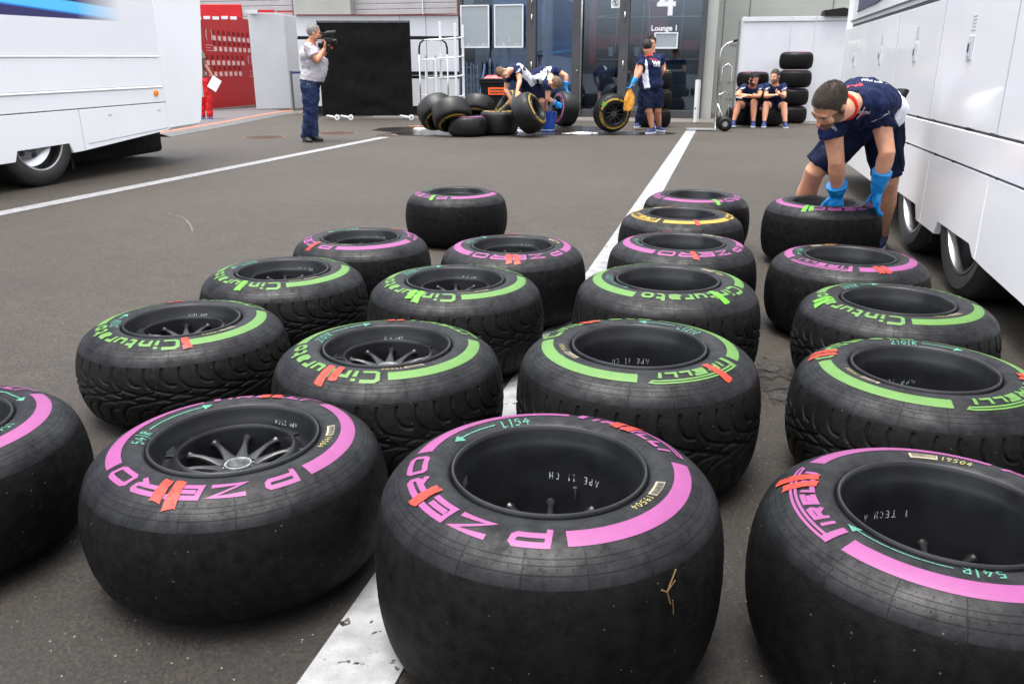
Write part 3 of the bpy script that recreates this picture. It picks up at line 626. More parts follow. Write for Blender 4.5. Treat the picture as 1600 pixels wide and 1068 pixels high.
# bucket
b = gnd(856, 206); t = thing('bucket', 'blue plastic bucket on the wet ground between the two bending mechanics', 'bucket', b)
g = MB(); g.lathe([(0, .005), (.115, .005), (.15, .33), (.155, .33), (.155, .345), (.14, .345), (.108, .02), (0, .02)], 28); g.build('tub', M['blue'], t, auto=40)
g = MB(); g.lathe([(.118, .03), (.1195, .03), (.1215, .045), (.120, .045)], 28); g.build('white_ring', M['signwhite'], t)
g = MB(); g.tube([(.15 * math.cos(a), .15 * math.sin(a) * .3 - .05, .34 - .12 * math.sin(a)) for a in [i / 12 * math.pi for i in range(13)]], .005, 6); g.build('handle', M['steel'], t)

# wet ground, foam, manholes
def blob_sheet(name, c, rx, ry, z, m, seed, label, cat=None, kind=None, n=96, amp=.25, h=0.0):
    vs = [(c.x, c.y, z + h)]; 
    for k in range(n):
        a = 2 * math.pi * k / n; q = 1 + amp * noise.noise(Vector((math.cos(a) * 1.7, math.sin(a) * 1.7, seed))) + amp * .6 * noise.noise(Vector((math.cos(a) * 5, math.sin(a) * 5, seed)))
        vs.append((c.x + rx * q * math.cos(a), c.y + ry * q * math.sin(a), z))
    g = MB(); g.add(vs, [(0, 1 + k, 1 + (k + 1) % n) for k in range(n)])
    return tag(g.build(name, m), label, cat, kind=kind)
wet = mat('wet_asphalt', (.028, .025, .023), .16, bump=(120, .3, .002), var=(3, .5))
blob_sheet('wet_ground', gnd(770, 203), 2.1, 1.55, .008, wet, 2, 'dark wet patch of asphalt under the washed tyres', kind='structure')
blob_sheet('wet_ground', gnd(960, 209), .95, .42, .0065, wet, 9, 'dark wet patch of asphalt under the yellow banded wheel', kind='structure')
damp = mat('damp_asphalt', (.022, .019, .016), .6, bump=(120, .7, .003), var=(30, .5), alpha=(14, .44, .60, 0.0))
for (x, y, rx, ry, s, l) in ((680, 208, 1.0, .7, 5, 'damp ring of asphalt left of the washed tyres'), (1218, 595, .10, .22, 3, 'dark tacky stain on the asphalt between the green banded tyres')):
    blob_sheet('damp_patch', gnd(x, y), rx, ry, .0055, damp, s, l, kind='structure', amp=.5)
def foam(c, rx, ry, seed, label):
    rnd = random.Random(seed); bm = bmesh.new()
    for k in range(90):
        a = rnd.uniform(0, 6.283); r = rnd.random() ** .8; s = rnd.uniform(.012, .05) * (1.2 - r)
        bmesh.ops.create_icosphere(bm, subdivisions=1, radius=1, matrix=Matrix.Translation((c.x + rx * r * math.cos(a), c.y + ry * r * math.sin(a), .01)) @ Matrix.Diagonal((s * 1.6, s, s * .45, 1)))
    me = bpy.data.meshes.new('foam'); bm.to_mesh(me); bm.free(); tag(link('soap_foam', me, M['foam'], smooth=True), label, kind='stuff')
foam(gnd(908, 209), .33, .20, 1, 'white soap foam on the ground left of the yellow banded wheel')
foam(gnd(816, 205), .12, .28, 2, 'white soap foam beside the tilted tyre being washed')
foam(gnd(655, 202), .12, .12, 4, 'small white foam puddle left of the washed tyres')
rust = mat('rusty_manhole_iron', lin((92, 74, 64)), .8, .2, bump=(60, .5, .003), var=(20, .4))
for (x, y, r, l) in ((413, 215, .34, 'rusty round manhole cover left of the photographer'), (527, 208.5, .36, 'rusty round manhole cover right of the photographer'), (604, 213, .2, 'small rusty cover by the white line')):
    c = gnd(x, y); g = MB(); g.lathe([(0, .006), (r * .9, .006), (r * .92, .003), (r * .95, .007), (r, .007), (r * 1.01, 0)], 40, c=c)
    for k in range(-5, 6):
        yy = k * r * .16; w = math.sqrt(max(0, (r * .85) ** 2 - yy * yy)); g.box((c.x, c.y + yy, .008), (2 * w, r * .05, .006))
    tag(g.build('manhole_cover', rust), l, 'manhole cover')
sc = [gnd(x, y) for x, y in ((150, 352), (200, 343), (262, 334), (286, 341), (296, 350), (301, 362), (294, 372))]
g = MB()
for i, c in enumerate(sc): w = .004 + .006 * (i % 3 == 1); g.v += [(c.x, c.y - w, .0045), (c.x + .004, c.y + w, .0045)]
g.f = [(2 * i, 2 * i + 1, 2 * i + 3, 2 * i + 2) for i in range(len(sc) - 1)]; g.mi = [0] * len(g.f)
tag(g.build('scratch_mark', mat('pale_scratch', lin((120, 112, 98)), .9, alpha=(25, .38, .58, .1))), 'faint pale curved scratch on the asphalt near the left truck', kind='structure')
# orange strip of tape by the left end of the wet patch
g = MB(); c = gnd(655, 198); g.box((c.x, c.y, .012), (.4, .05, .012)); tag(g.build('wood_lath', mat('orange_lath', lin((200, 130, 80)), .7)), 'short orange-brown lath on the ground left of the washed tyres', 'lath')

# ------------------------------------------------------------------ trucks
def print_mat(name, x0, x1, kind):
    m = bpy.data.materials.new(name); m.use_nodes = True; n = m.node_tree.nodes; l = m.node_tree.links; b = n['Principled BSDF']
    b.inputs['Roughness'].default_value = .16; b.inputs['Coat Weight'].default_value = .5; b.inputs['Coat Roughness'].default_value = .05
    tc = n.new('ShaderNodeTexCoord'); sx = n.new('ShaderNodeSeparateXYZ'); l.new(tc.outputs['Object'], sx.inputs[0])
    ca = n.new('ShaderNodeValToRGB'); mr = n.new('ShaderNodeMapRange')
    zz = n.new('ShaderNodeMath'); zz.operation = 'MULTIPLY_ADD'; zz.inputs[1].default_value = .055 if kind == 'L' else -.10; l.new(sx.outputs[0], zz.inputs[0]); l.new(sx.outputs[2], zz.inputs[2])
    mr.inputs['From Min'].default_value = 1.52 if kind == 'L' else 1.20; mr.inputs['From Max'].default_value = 2.2 if kind == 'L' else 1.9; l.new(zz.outputs[0], mr.inputs['Value']); l.new(mr.outputs[0], ca.inputs['Fac'])
    e = ca.color_ramp.elements; navy = (*lin((38, 34, 96)), 1); cy = (*lin((84, 196, 244)), 1); bl = (*lin((24, 120, 216)), 1)
    stops = [(0, (*lin((150, 40, 140)), 1)), (.015, navy), (.13, navy), (.15, bl), (.17, cy), (.30, cy), (.32, navy), (.5, navy), (.6, bl), (.8, navy)] if kind == 'L' else [(0, navy), (.10, (.02, .02, .05, 1)), (.30, bl), (.42, cy), (.6, bl), (.9, navy)]
    e[0].position = stops[0][0]; e[0].color = stops[0][1]; e[1].position = stops[-1][0]; e[1].color = stops[-1][1]
    for p, c in stops[1:-1]: q = e.new(p); q.color = c
    fx = n.new('ShaderNodeMapRange'); fx.inputs['From Min'].default_value = x0; fx.inputs['From Max'].default_value = x1; fx.inputs['To Min'].default_value = 0; fx.inputs['To Max'].default_value = 1; l.new(sx.outputs[0], fx.inputs['Value'])
    mx = n.new('ShaderNodeMix'); mx.data_type = 'RGBA'; l.new(fx.outputs[0], mx.inputs['Factor']); l.new(ca.outputs[0], mx.inputs['A']); mx.inputs['B'].default_value = (.78, .79, .81, 1)
    l.new(mx.outputs['Result'], b.inputs['Base Color']); return m
def truck_wheel(parent, x, y, side, R=.45, rr=.30, w=.30, polished=True):
    """side=+1: outer face towards +y, -1: towards -y"""
    Rm = Matrix.Rotation(R_(-90 * side), 4, 'X')
    wl = thing('wheel', None, None, (x, y, R)); wl.parent = parent
    g = MB(); g.lathe([(rr, 0), (rr + .02, .012), (rr + .07, .02), (R - .035, .006), (R - .008, -.012), (R, -.035), (R, -w), (rr, -w - .02)], 56, M=Rm); g.build('tyre', mat('truck_tyre', (.017, .017, .017), .6, bump=(60, .3, .002), var=(7, .35)) if 'tt' not in M else M['tt'], wl, auto=40)
    g = MB(); g.lathe([(rr + .004, -.004), (rr + .002, .008), (rr - .012, .006), (rr - .022, -.02), (rr - .03, -.045), (rr - .035, -.10), (rr - .10, -.13)], 56, M=Rm); rm_ = g.build('rim', M['chrome'] if polished else M['steel'], wl, auto=40)
    g = MB(); g.lathe([(rr - .085, -.135), (.15, -.10), (.14, -.09), (.13, -.10), (.10, -.10), (.09, -.03), (.05, -.02), (0, -.02)], 48, M=Rm); g.build('hub', mat('grey_hub', (.16, .165, .17), .45, .4, var=(14, .3)), wl, auto=40)
    g = MB()
    for k in range(8):
        a = k / 8 * 6.283 + .2; g.lathe([(0, .004), (.026, .004), (.027, -.004)], 14, M=Rm @ Matrix.Translation((.178 * math.cos(a), .178 * math.sin(a), -.108)) @ Matrix.Rotation(.3, 4, 'X'))
    g.build('vent_hole', M['ink'], wl)
    g = MB()
    for k in range(10):
        a = k / 10 * 6.283; g.lathe([(0, .03), (.012, .03), (.014, 0)], 6, M=Rm @ Matrix.Translation((.115 * math.cos(a), .115 * math.sin(a), -.1)))
    g.build('lug_nut', M['steel'], wl)
def outline_panel(parent, name, poly, m, th=.035, y=0.0, side=1, bev=.004):
    """upright panel with outline (x,z), outer face at y, thickness inwards"""
    bm = bmesh.new(); vs = [bm.verts.new((x, y, z)) for x, z in poly]; f = bm.faces.new(vs)
    r = bmesh.ops.extrude_face_region(bm, geom=[f]); vv = [e for e in r['geom'] if isinstance(e, bmesh.types.BMVert)]
    for v in vv: v.co.y -= side * th
    bmesh.ops.recalc_face_normals(bm, faces=bm.faces[:])
    ed = [e for e in bm.edges if all(abs(v.co.y - y) < 1e-6 for v in e.verts)]
    if bev > 0: bmesh.ops.bevel(bm, geom=ed, offset=bev, segments=1, affect='EDGES')
    me = bpy.data.meshes.new(name); bm.to_mesh(me); bm.free(); o = link(name, me, m, parent)
    return o

def right_truck():
    t = thing('truck', 'white race transporter on the right behind the bent over mechanic', 'truck', (2.17, 3.84, 0), (0, 0, R_(90 - 13.5)))
    S0, S1 = -7.2, 5.02; gp = .004
    # skirt in three lengths with wheel cut-outs
    outline_panel(t, 'skirt_panel', [(.95 + gp, .616), (.95 + gp, .215), (1.05, .215), (1.12, .30), (1.76, .30), (1.86, .245), (S1, .245), (S1, .616)], M['white'])
    outline_panel(t, 'skirt_panel', [(-.15 + gp, .616), (-.15 + gp, .236), (-.11, .24), (-.03, .288), (.58, .288), (.62, .215), (.95 - gp, .215), (.95 - gp, .616)], M['white'])
    outline_panel(t, 'skirt_panel', [(-2.6, .616), (-2.6, .19), (-.9, .203), (-.3, .226), (-.15 - gp, .236), (-.15 - gp, .616)], M['white'])
    outline_panel(t, 'skirt_panel', [(S0, .616), (S0, .2), (-2.61, .19), (-2.61, .616)], M['white'])
    outline_panel(t, 'waist_panel', [(S0, .785), (S0, .626), (S1, .626), (S1, .785)], M['white'], y=.004)
    sm = [S1, 4.85 - .02, 3.6, 2.35, 1.1, -.15, -1.4, -2.65, -3.9, -5.15, -6.4, S0]
    for i in range(len(sm) - 1):
        b, a = sm[i], sm[i + 1]
        outline_panel(t, 'locker_door', [(a + .003, 1.448), (a + .003, .797), (b - .003, .797), (b - .003, 1.448)], M['white'], y=0, bev=.005)
        g = MB(); g.box((a, .0012, 1.12), (.009, .004, .64)); g.build('door_seal', M['softseam'], t)
    outline_panel(t, 'upper_panel', [(S0, 3.7), (S0, 1.475), (4.75, 1.475), (4.75, 3.7)], print_mat('wrap_print_blue', 3.75, 4.75, 'R') if 0 else M['white'], y=-.01)
    outline_panel(t, 'roof_rail', [(S0, 3.8), (S0, 3.71), (S1, 3.71), (S1, 3.8)], M['white'], y=.01)
    g = MB(); g.box(((S0 + 4.75) / 2, .0, 1.505), (4.75 - S0, .010, .012)); g.box(((S0 + 4.75) / 2, -.03, 1.461), (4.75 - S0, .02, .024)); g.build('trim_line', M['seam'], t)
    g = MB(); g.box(((S0 + S1) / 2, -.03, .621), (S1 - S0, .04, .012)); g.box(((S0 + S1) / 2, -.02, .791), (S1 - S0, .02, .014)); g.build('trim_line', M['seam'], t)
    # printed swoosh: a real film on the upper panel
    film = print_mat('wrap_film', 9, 10, 'R'); n = 24; up = []; lo = []
    for i in range(n + 1):
        s = 2.55 + (4.45 - 2.55) * i / n; q = i / n; lo.append((s, 1.60 - .03 * q + .20 * max(0, .35 - q))); up.append((s, 1.62 + .75 * (1 - q) ** .7 + .10))
    g = MB(); g.prism(lo + up[::-1], (0, -.0075, 0), (1, 0, 0), (0, 0, 1), (0, 1, 0), .003); g.build('printed_swoosh', film, t)
    g = MB(); g.tube([(4.45, -.003, 1.58), (3.5, -.003, 1.585), (2.6, -.003, 1.64), (1.0, -.003, 1.86)], .006, 6); g.build('trim_line', M['seam'], t)
    # end: rounded corner post and rear wall
    g = MB(); pr = [(S1 + .005, 0)] + [(S1 + .11 * math.sin(a / 6 * 1.5708) + .0, -.11 + .11 * math.cos(a / 6 * 1.5708)) for a in range(1, 7)] + [(S1 + .11, -2.4), (S1, -2.4), (S1 + .005, -.02)]
    g.prism([(x, y) for x, y in pr], (0, 0, .26), (1, 0, 0), (0, 1, 0), (0, 0, 1), 3.5); g.build('corner_post', M['white'], t, auto=35)
    g = MB(); g.box(((S0 + S1) / 2, -1.25, 2.1), (S1 - S0 - .01, 2.36, 3.25)); g.build('body', M['whitematt'], t)
    g = MB(); g.box((-1.0, -1.25, .55), (10.5, 2.1, .34)); g.box((3.3, -1.25, .36), (1.2, 1.9, .3)); g.box((-3.5, -1.0, .36), (2.0, 1.4, .3)); g.box((-1.0, -1.25, .30), (12, .5, .3)); g.build('chassis', M['under'], t)
    for s, z in ((.49, 1.173), (1.73, 1.173), (2.95, 1.165), (4.24, 1.15), (-.76, 1.17)):
        lt = thing('latch', None, None, (s, 0, z)); lt.parent = t
        g = MB(); g.box((0, .003, 0), (.085, .006, .115), bev=.002); g.build('plate', M['whitematt'], lt)
        g = MB(); g.box((0, .0075, -.005), (.05, .004, .075)); g.build('recess', M['softseam'], lt)
        g = MB(); g.box((.004, .011, .0), (.018, .006, .04)); g.build('handle', mat('latch_dark', (.12, .14, .16), .3, .6), lt)
        g = MB()
        for k in range(5): g.box((0, .001, .085 + k * .016), (.07 - .01 * (k % 2), .0025, .005))
        g.build('print', M['softseam'], lt)
    for x in (1.22, .12): truck_wheel(t, x, -.02, 1, rr=.335)
    for x in (4.05,): truck_wheel(t, x, -.35, 1, polished=False)
    for s in (1.86, -2.0): g = MB(); g.lathe([(0, .02), (.03, .02), (.036, 0)], 16, M=Matrix.Rotation(R_(-90), 4, 'X'), c=(s, .003, .708)); g.build('marker_lamp', M['amber'], t, auto=50)
    g = MB(); g.box((.86, -.2, .27), (.05, .3, .3)); g.build('mud_flap', M['black'], t)
    return t
right_truck()

def left_truck():
    t = thing('truck', 'white race transporter on the left with a blue and purple printed stripe', 'truck', (-4.49, 7.84, 0), (0, -.0125, R_(90 - 14)))
    S0, S1 = -6.5, 2.70; g_ = .004
    def P(name, poly, m=M['white'], **k): return outline_panel(t, name, poly, m, side=-1, **k)
    P('skirt_panel', [(S0, .678), (S0, .27), (-.23, .262), (-.19, .357), (.46, .366), (.50, .272), (.655, .276), (.655, .678)])
    P('skirt_panel', [(.663, .678), (.663, .278), (.68, .279), (2.03, .372), (2.03, .678)])
    P('corner_panel', [(2.045, 1.99), (2.045, .374), (2.2, .381), (S1 - .06, .388), (S1, .44), (S1 + .14, .98), (S1 + .30, 1.99)], bev=.02)
    g = MB(); g.add([(.72, -.0015, .335), (2.02, -.0015, .393), (2.02, -.0015, .399), (.72, -.0015, .340)], [(0, 1, 2, 3)]); g.build('trim_line', M['seam'], t)
    P('lower_panel', [(S0, .838), (S0, .688), (2.03, .688), (2.03, .838)]); P('moulding', [(S0, .866), (S0, .84), (2.0, .84), (2.03, .866)], y=-.012, bev=.01)
    P('middle_panel', [(S0, 1.165), (S0, .868), (2.03, .868), (2.03, 1.165)], y=-.004); P('moulding', [(S0, 1.19), (S0, 1.167), (2.0, 1.167), (2.03, 1.19)], y=-.014, bev=.009)
    P('upper_panel', [(S0, 3.7), (S0, 1.192), (2.035, 1.192), (2.035, 3.7)], print_mat_side(), y=0)
    P('corner_panel', [(2.045, 3.7), (2.045, 2.0), (S1 + .30, 2.0), (S1 + .42, 3.7)], bev=.02)
    g = MB(); g.box(((S0 + 2.1) / 2, .02, .683), (2.1 - S0, .02, .012)); g.build('trim_line', M['seam'], t)
    g = MB(); g.box((S1 / 2 + S0 / 2 - .1, 1.27, 2.15), (S1 - S0 - .3, 2.46, 3.1)); g.box((S1 - .05, 1.27, 2.2), (.50, 2.40, 3.0)); g.build('body', M['whitematt'], t)
    g = MB(); pl = [(S1 - .02, .39), (S1 + .14, .98), (S1 + .42, 3.7)]
    g.prism([(S1 - .10, .39), (S1 - .01, .43), (S1 + .145, .98), (S1 + .43, 3.7), (S1 + .1, 3.7)], (0, .045, 0), (1, 0, 0), (0, 0, 1), (0, 1, 0), 2.4); g.build('rear_wall', M['white'], t, auto=30)
    g = MB(); g.box((S1 + .148, .05, 1.12), (.02, .03, .10)); g.build('rear_reflector', M['black'], t)
    g = MB(); g.lathe([(0, .018), (.028, .018), (.034, 0)], 18, M=Matrix.Rotation(R_(90), 4, 'X') @ Matrix.Scale(1, 4), c=(1.88, -.002, .785)); g.build('marker_lamp', M['amber'], t, auto=50)
    g = MB(); g.box((-1.6, 1.3, .52), (7.6, 2.1, .30)); g.box((1.6, 1.5, .34), (1.1, 1.4, .34)); g.box((-2.5, 1.0, .35), (3, 1.6, .3)); g.build('chassis', M['under'], t)
    truck_wheel(t, .10, .03, -1, R=.46, rr=.31); truck_wheel(t, -1.2, .03, -1, R=.46, rr=.31); g = MB(); g.box((1.78, 1.3, .24), (2.1, 1.2, .42), bev=.05); g.build('belly_box', M['under'], t)
    g = MB(); g.box((.60, .30, .24), (.03, .34, .30)); g.build('mud_flap', M['under'], t)
    for s in (1.55, .74): g = MB(); g.box((s + .35, -.001, .60), (.05, .004, .02), bev=.0); g.build('lock', M['softseam'], t)
    return t
def print_mat_side():
    m = print_mat('wrap_print', .85, 1.5, 'L'); n = m.node_tree.nodes; l = m.node_tree.links; b = n['Principled BSDF']
    tc = n.new('ShaderNodeTexCoord'); sx = n.new('ShaderNodeSeparateXYZ'); l.new(tc.outputs['Object'], sx.inputs[0])
    gt = n.new('ShaderNodeMath'); gt.operation = 'GREATER_THAN'; gt.inputs[1].default_value = 1.528; l.new(sx.outputs[2], gt.inputs[0])
    mx = n.new('ShaderNodeMix'); mx.data_type = 'RGBA'; src = b.inputs['Base Color'].links[0].from_socket; mx.inputs['A'].default_value = (.78, .79, .81, 1)
    l.new(gt.outputs[0], mx.inputs['Factor']); l.new(src, mx.inputs['B']); l.new(mx.outputs['Result'], b.inputs['Base Color']); return m
left_truck()

# ------------------------------------------------------------------ tyres
def half_profile(R, Wd):
    k = R / .33
    base = [(.181, .022), (.1825, .014), (.187, .0085), (.192, .0056), (.198, .0036), (.206, .0022), (.216, .0018), (.228, .0030), (.240, .0056), (.252, .0092), (.262, .0132), (.272, .0180), (.281, .0235), (.290, .0300),
            (.298, .0370), (.3045, .0445), (.3100, .0535), (.3117, .0575), (.3145, .0645), (.3182, .0765), (.3222, .093), (.3258, .114), (.3284, .138)]
    sc = Wd / .36
    return [(r * k, Wd - (d if d < .07 else .07 + (d - .07) * sc)) for r, d in base]
def zprof(R, Wd):
    hp = half_profile(R, Wd); rs = [a for a, b in hp]; zs = [b for a, b in hp]
    return lambda r: float(np.interp(r, rs, zs))
SEG = 160
def side_mesh(R, Wd, wet):
    hp = half_profile(R, Wd)
    if wet: hp = [q for q in hp if q[0] <= .3117 * R / .33]
    full = hp + ([] if wet else [(R, Wd * .5)]) + [(r, Wd - z) for r, z in hp[::-1]]
    n = len(full); a = np.arange(SEG) * 2 * np.pi / SEG
    vs = [(r * math.cos(q), r * math.sin(q), z) for q in a for r, z in full]
    fs = []; nh = len(hp)
    tread_r = .3117 * R / .33
    mi = []
    for k in range(SEG):
        j = (k + 1) % SEG
        for i in range(n - 1):
            if wet and i == nh - 1: continue
            fs.append((k * n + i, j * n + i, j * n + i + 1, k * n + i + 1)); mi.append(0 if min(full[i][0], full[i + 1][0]) < (tread_r - .001 if i < nh else .252) else 1)
    me = bpy.data.meshes.new('tyre_casing'); me.from_pydata(vs, [], fs); me.polygons.foreach_set('use_smooth', [True] * len(fs)); me.polygons.foreach_set('material_index', mi)
    return me
def seg_dist(X, Y, a, b):
    ax, ay = a; bx, by = b; dx, dy = bx - ax, by - ay; L = dx * dx + dy * dy + 1e-12
    t = np.clip(((X - ax) * dx + (Y - ay) * dy) / L, 0, 1); return np.hypot(X - ax - t * dx, Y - ay - t * dy)
def tread_mesh(R, Wd, NP=20, sub=46, rows=104):
    per = 2 * math.pi * R / NP; h = per / 2
    def curve(p):  # catmull through pattern points
        o = []
        for i in range(len(p) - 1):
            p0, p1, p2, p3 = p[max(i - 1, 0)], p[i], p[i + 1], p[min(i + 2, len(p) - 1)]
            for t in (0, .25, .5, .75):
                o.append(tuple(.5 * (2 * p1[k] + (p2[k] - p0[k]) * t + (2 * p0[k] - 5 * p1[k] + 4 * p2[k] - p3[k]) * t * t + (3 * p1[k] - p0[k] - 3 * p2[k] + p3[k]) * t ** 3) for k in (0, 1)))
        return o + [p[-1]]
    top = [([(.018, .935), (.008, .87), (-.001, .815)], .0009, .0014), ([(.018 + h, .935), (.008 + h, .87), (-.001 + h, .815)], .0009, .0014),
           ([(0, .79), (-.001, .72), (.004, .67), (.018, .635), (.036, .628)], .0036, .0045),
           ([(h, .79), (h - .002, .70), (h + .008, .63), (h + .03, .585), (h + .08, .545), (h + .16, .485), (h + .21, .44)], .0034, .0045),
           ([(.045, .535), (.085, .515), (.115, .47), (.15, .455)], .0030, .004), ([(.070, .585), (.095, .572), (.115, .560)], .0026, .0035)]
    strokes = []
    for p, w, d in top:
        strokes.append((curve([(x, y * Wd) for x, y in p]), w, d)); strokes.append((curve([(x + h * .5, (1 - y) * Wd) for x, y in p]), w, d))
    zs = np.linspace(Wd * .07 - 0, Wd * .93, rows)
    hp = half_profile(R, Wd); r0 = .3117 * R / .33; z0 = Wd - float(np.interp(r0, [a for a, b in hp], [Wd - b for a, b in hp]))
    zlo = z0; zhi = Wd - z0; zs = np.linspace(zlo, zhi, rows)
    rr = [a for a, b in hp if a >= r0 - .002] + [R]; zz = [b for a, b in hp if a >= r0 - .002] + [Wd * .5]
    rad = np.interp(np.abs(zs - Wd / 2), [z - Wd / 2 for z in zz[::-1]], rr[::-1])
    u = (np.arange(sub) + .0) * per / sub
    X, Y = np.meshgrid(u, zs, indexing='ij'); D = np.zeros_like(X)
    for pts, w, d in strokes:
        dist = np.full_like(X, 9.)
        for k in range(-1, 4):
            for a, b in zip(pts[:-1], pts[1:]):
                dist = np.minimum(dist, seg_dist(X + k * per, Y, a, b))
        D = np.maximum(D, d * np.clip((w + .0012 - dist) / .0018, 0, 1))
    D = np.tile(D, (NP, 1)); n = NP * sub; th = np.arange(n) * 2 * np.pi / n
    RR = rad[None, :] - D
    co = np.stack([RR * np.cos(th)[:, None], RR * np.sin(th)[:, None], np.broadcast_to(zs[None, :], RR.shape)], -1).reshape(-1, 3)
    i = np.arange(n)[:, None] * rows; j = (np.roll(np.arange(n), -1))[:, None] * rows; k = np.arange(rows - 1)[None, :]
    F = np.stack([i + k, j + k, j + k + 1, i + k + 1], -1).reshape(-1, 4)
    me = bpy.data.meshes.new('tread'); me.vertices.add(len(co)); me.vertices.foreach_set('co', co.astype(np.float32).ravel())
    me.loops.add(F.size); me.loops.foreach_set('vertex_index', F.ravel().astype(np.int32)); me.polygons.add(len(F))
    me.polygons.foreach_set('loop_start', np.arange(0, F.size, 4, dtype=np.int32)); me.polygons.foreach_set('loop_total', np.full(len(F), 4, dtype=np.int32))
    me.update(calc_edges=True); me.polygons.foreach_set('use_smooth', [True] * len(F)); return me

# --- stroke lettering (centre lines in a box of height 1)
GL = {
 'P': (1.75, [[(.12, 0), (.12, .88), (1.5, .88), (1.64, .76), (1.64, .5), (1.5, .38), (.12, .38)]]),
 'Z': (1.95, [[(.05, .88), (1.72, .88), (.18, .12), (1.9, .12)]]),
 'E': (1.85, [[(1.8, .88), (.12, .88), (.12, .12), (1.8, .12)], [(.3, .5), (1.55, .5)]]),
 'R': (1.9, [[(.12, 0), (.12, .88), (1.55, .88), (1.68, .78), (1.68, .56), (1.55, .44), (.3, .44)], [(1.05, .44), (1.75, 0)]]),
 'O': (1.95, [[(.9, .88), (1.6, .88), (1.76, .76), (1.76, .24), (1.6, .12), (.28, .12), (.12, .24), (.12, .76), (.28, .88), (.9, .88)]]),
 'C': (1.15, [[(1.1, .95), (.3, .95), (.1, .8), (.1, .2), (.3, .05), (1.1, .05)]]),
 'i': (.32, [[(.15, 0), (.15, .62)], [(.15, .78), (.15, .98)]]),
 'n': (.95, [[(.12, 0), (.12, .62), (.65, .62), (.8, .5), (.8, 0)]]),
 't': (.75, [[(.2, .95), (.2, .18), (.35, .06), (.7, .06)], [(.25, .62), (.7, .62)]]),
 'u': (.95, [[(.12, .66), (.12, .18), (.28, .06), (.8, .06), (.8, .66)]]),
 'r': (.72, [[(.12, 0), (.12, .62), (.68, .62)]]),
 'a': (1.0, [[(.12, .62), (.7, .62), (.84, .5), (.84, 0)], [(.84, .34), (.25, .34), (.12, .2), (.25, .06), (.8, .06)]]),
 'o': (1.0, [[(.4, .62), (.7, .62), (.84, .5), (.84, .18), (.7, .06), (.26, .06), (.12, .18), (.12, .5), (.26, .62), (.4, .62)]]),
 '1': (.35, [[(.05, .75), (.2, .95), (.18, 0)]]), '2': (.6, [[(.05, .75), (.25, .95), (.5, .8), (.42, .5), (.05, .05), (.55, .08)]]),
 '0': (.6, [[(.3, .95), (.08, .7), (.08, .25), (.28, .03), (.5, .25), (.5, .72), (.3, .95)]]),
 '3': (.6, [[(.08, .9), (.4, .95), (.5, .72), (.22, .52), (.5, .35), (.42, .05), (.05, .08)]]), '4': (.65, [[(.35, .95), (.05, .35), (.58, .38)], [(.45, .65), (.38, 0)]]),
 '5': (.6, [[(.5, .95), (.15, .92), (.1, .55), (.42, .55), (.5, .28), (.3, .02), (.05, .1)]]), '9': (.6, [[(.5, .85), (.2, .95), (.08, .7), (.25, .52), (.5, .75), (.45, .3), (.3, 0)]]),
 'L': (.6, [[(.12, .95), (.08, .05), (.5, .1)]]), 'r_': (.6, []), '|': (.28, [[(.14, 1.2), (.1, -.2)]]), ' ': (.5, []),
 'K': (.6, []), 'Q': (.6, [[(.08, 0), (.1, .95), (.42, .9), (.45, .62), (.1, .5), (.5, 0)]]),   # Q: handwritten R
 'A': (.6, [[(.02, 0), (.28, .9), (.52, 0)], [(.12, .35), (.45, .35)]]), 'p': (.5, [[(.08, 0), (.08, .9), (.4, .85), (.4, .5), (.08, .45)]]),
 'T': (.55, [[(.0, .92), (.5, .92)], [(.25, .9), (.25, 0)]]), 'e': (.5, [[(.42, .92), (.06, .92), (.06, .05), (.42, .05)], [(.06, .5), (.35, .5)]]), 'c': (.5, [[(.42, .85), (.15, .9), (.06, .5), (.15, .08), (.42, .1)]]), 'h': (.5, [[(.06, 0), (.06, .9)], [(.42, 0), (.42, .9)], [(.06, .48), (.42, .48)]]),
}
def layout(txt, gap=.25):
    out = []; x = 0
    for ch in txt:
        w, st = GL[ch]; out += [[(px + x, py) for px, py in s] for s in st]; x += w + gap
    return out, x - gap
def ribbons(strokes, th, fmap, step, mb, mi=0, lift0=.0, dl=.00010, shear=0.0):
    """strokes in 2-D -> quads mapped by fmap(x, y, lift)"""
    for si, st in enumerate(strokes):
        p = [Vector((x + shear * y, y)) for x, y in st]; closed = (p[0] - p[-1]).length < 1e-6
        if closed: p = p[:-1]
        n = len(p); L = []; Rr = []
        for i in range(n):
            a = p[i - 1] if (closed or i > 0) else None; b = p[(i + 1) % n] if (closed or i < n - 1) else None
            d1 = (p[i] - a).normalized() if a is not None else None; d2 = (b - p[i]).normalized() if b is not None else None
            d1 = d1 or d2; d2 = d2 or d1; n1 = Vector((-d1.y, d1.x)); n2 = Vector((-d2.y, d2.x)); m = (n1 + n2)
            m = n1 if m.length < .2 else m.normalized(); c = max(.45, m.dot(n1)); m = m * (th / 2 / c); L.append(p[i] + m); Rr.append(p[i] - m)
        idx = list(range(n)) + ([0] if closed else [])
        vs = []; lift = lift0 + si * dl
        for q in range(len(idx) - 1):
            i, j = idx[q], idx[q + 1]; k = max(1, int((p[j] - p[i]).length / step))
            for s in range(k + (1 if q == len(idx) - 2 else 0)):
                t = s / k; a, b = L[i].lerp(L[j], t), Rr[i].lerp(Rr[j], t); c = (a + b) / 2
                vs += [fmap(a.x, a.y, lift), fmap(c.x, c.y, lift), fmap(b.x, b.y, lift)]
        m_ = len(vs) // 3; mb.add(vs, [(3 * i + o, 3 * i + 1 + o, 3 * i + 4 + o, 3 * i + 3 + o) for i in range(m_ - 1) for o in (0, 1)], mi)
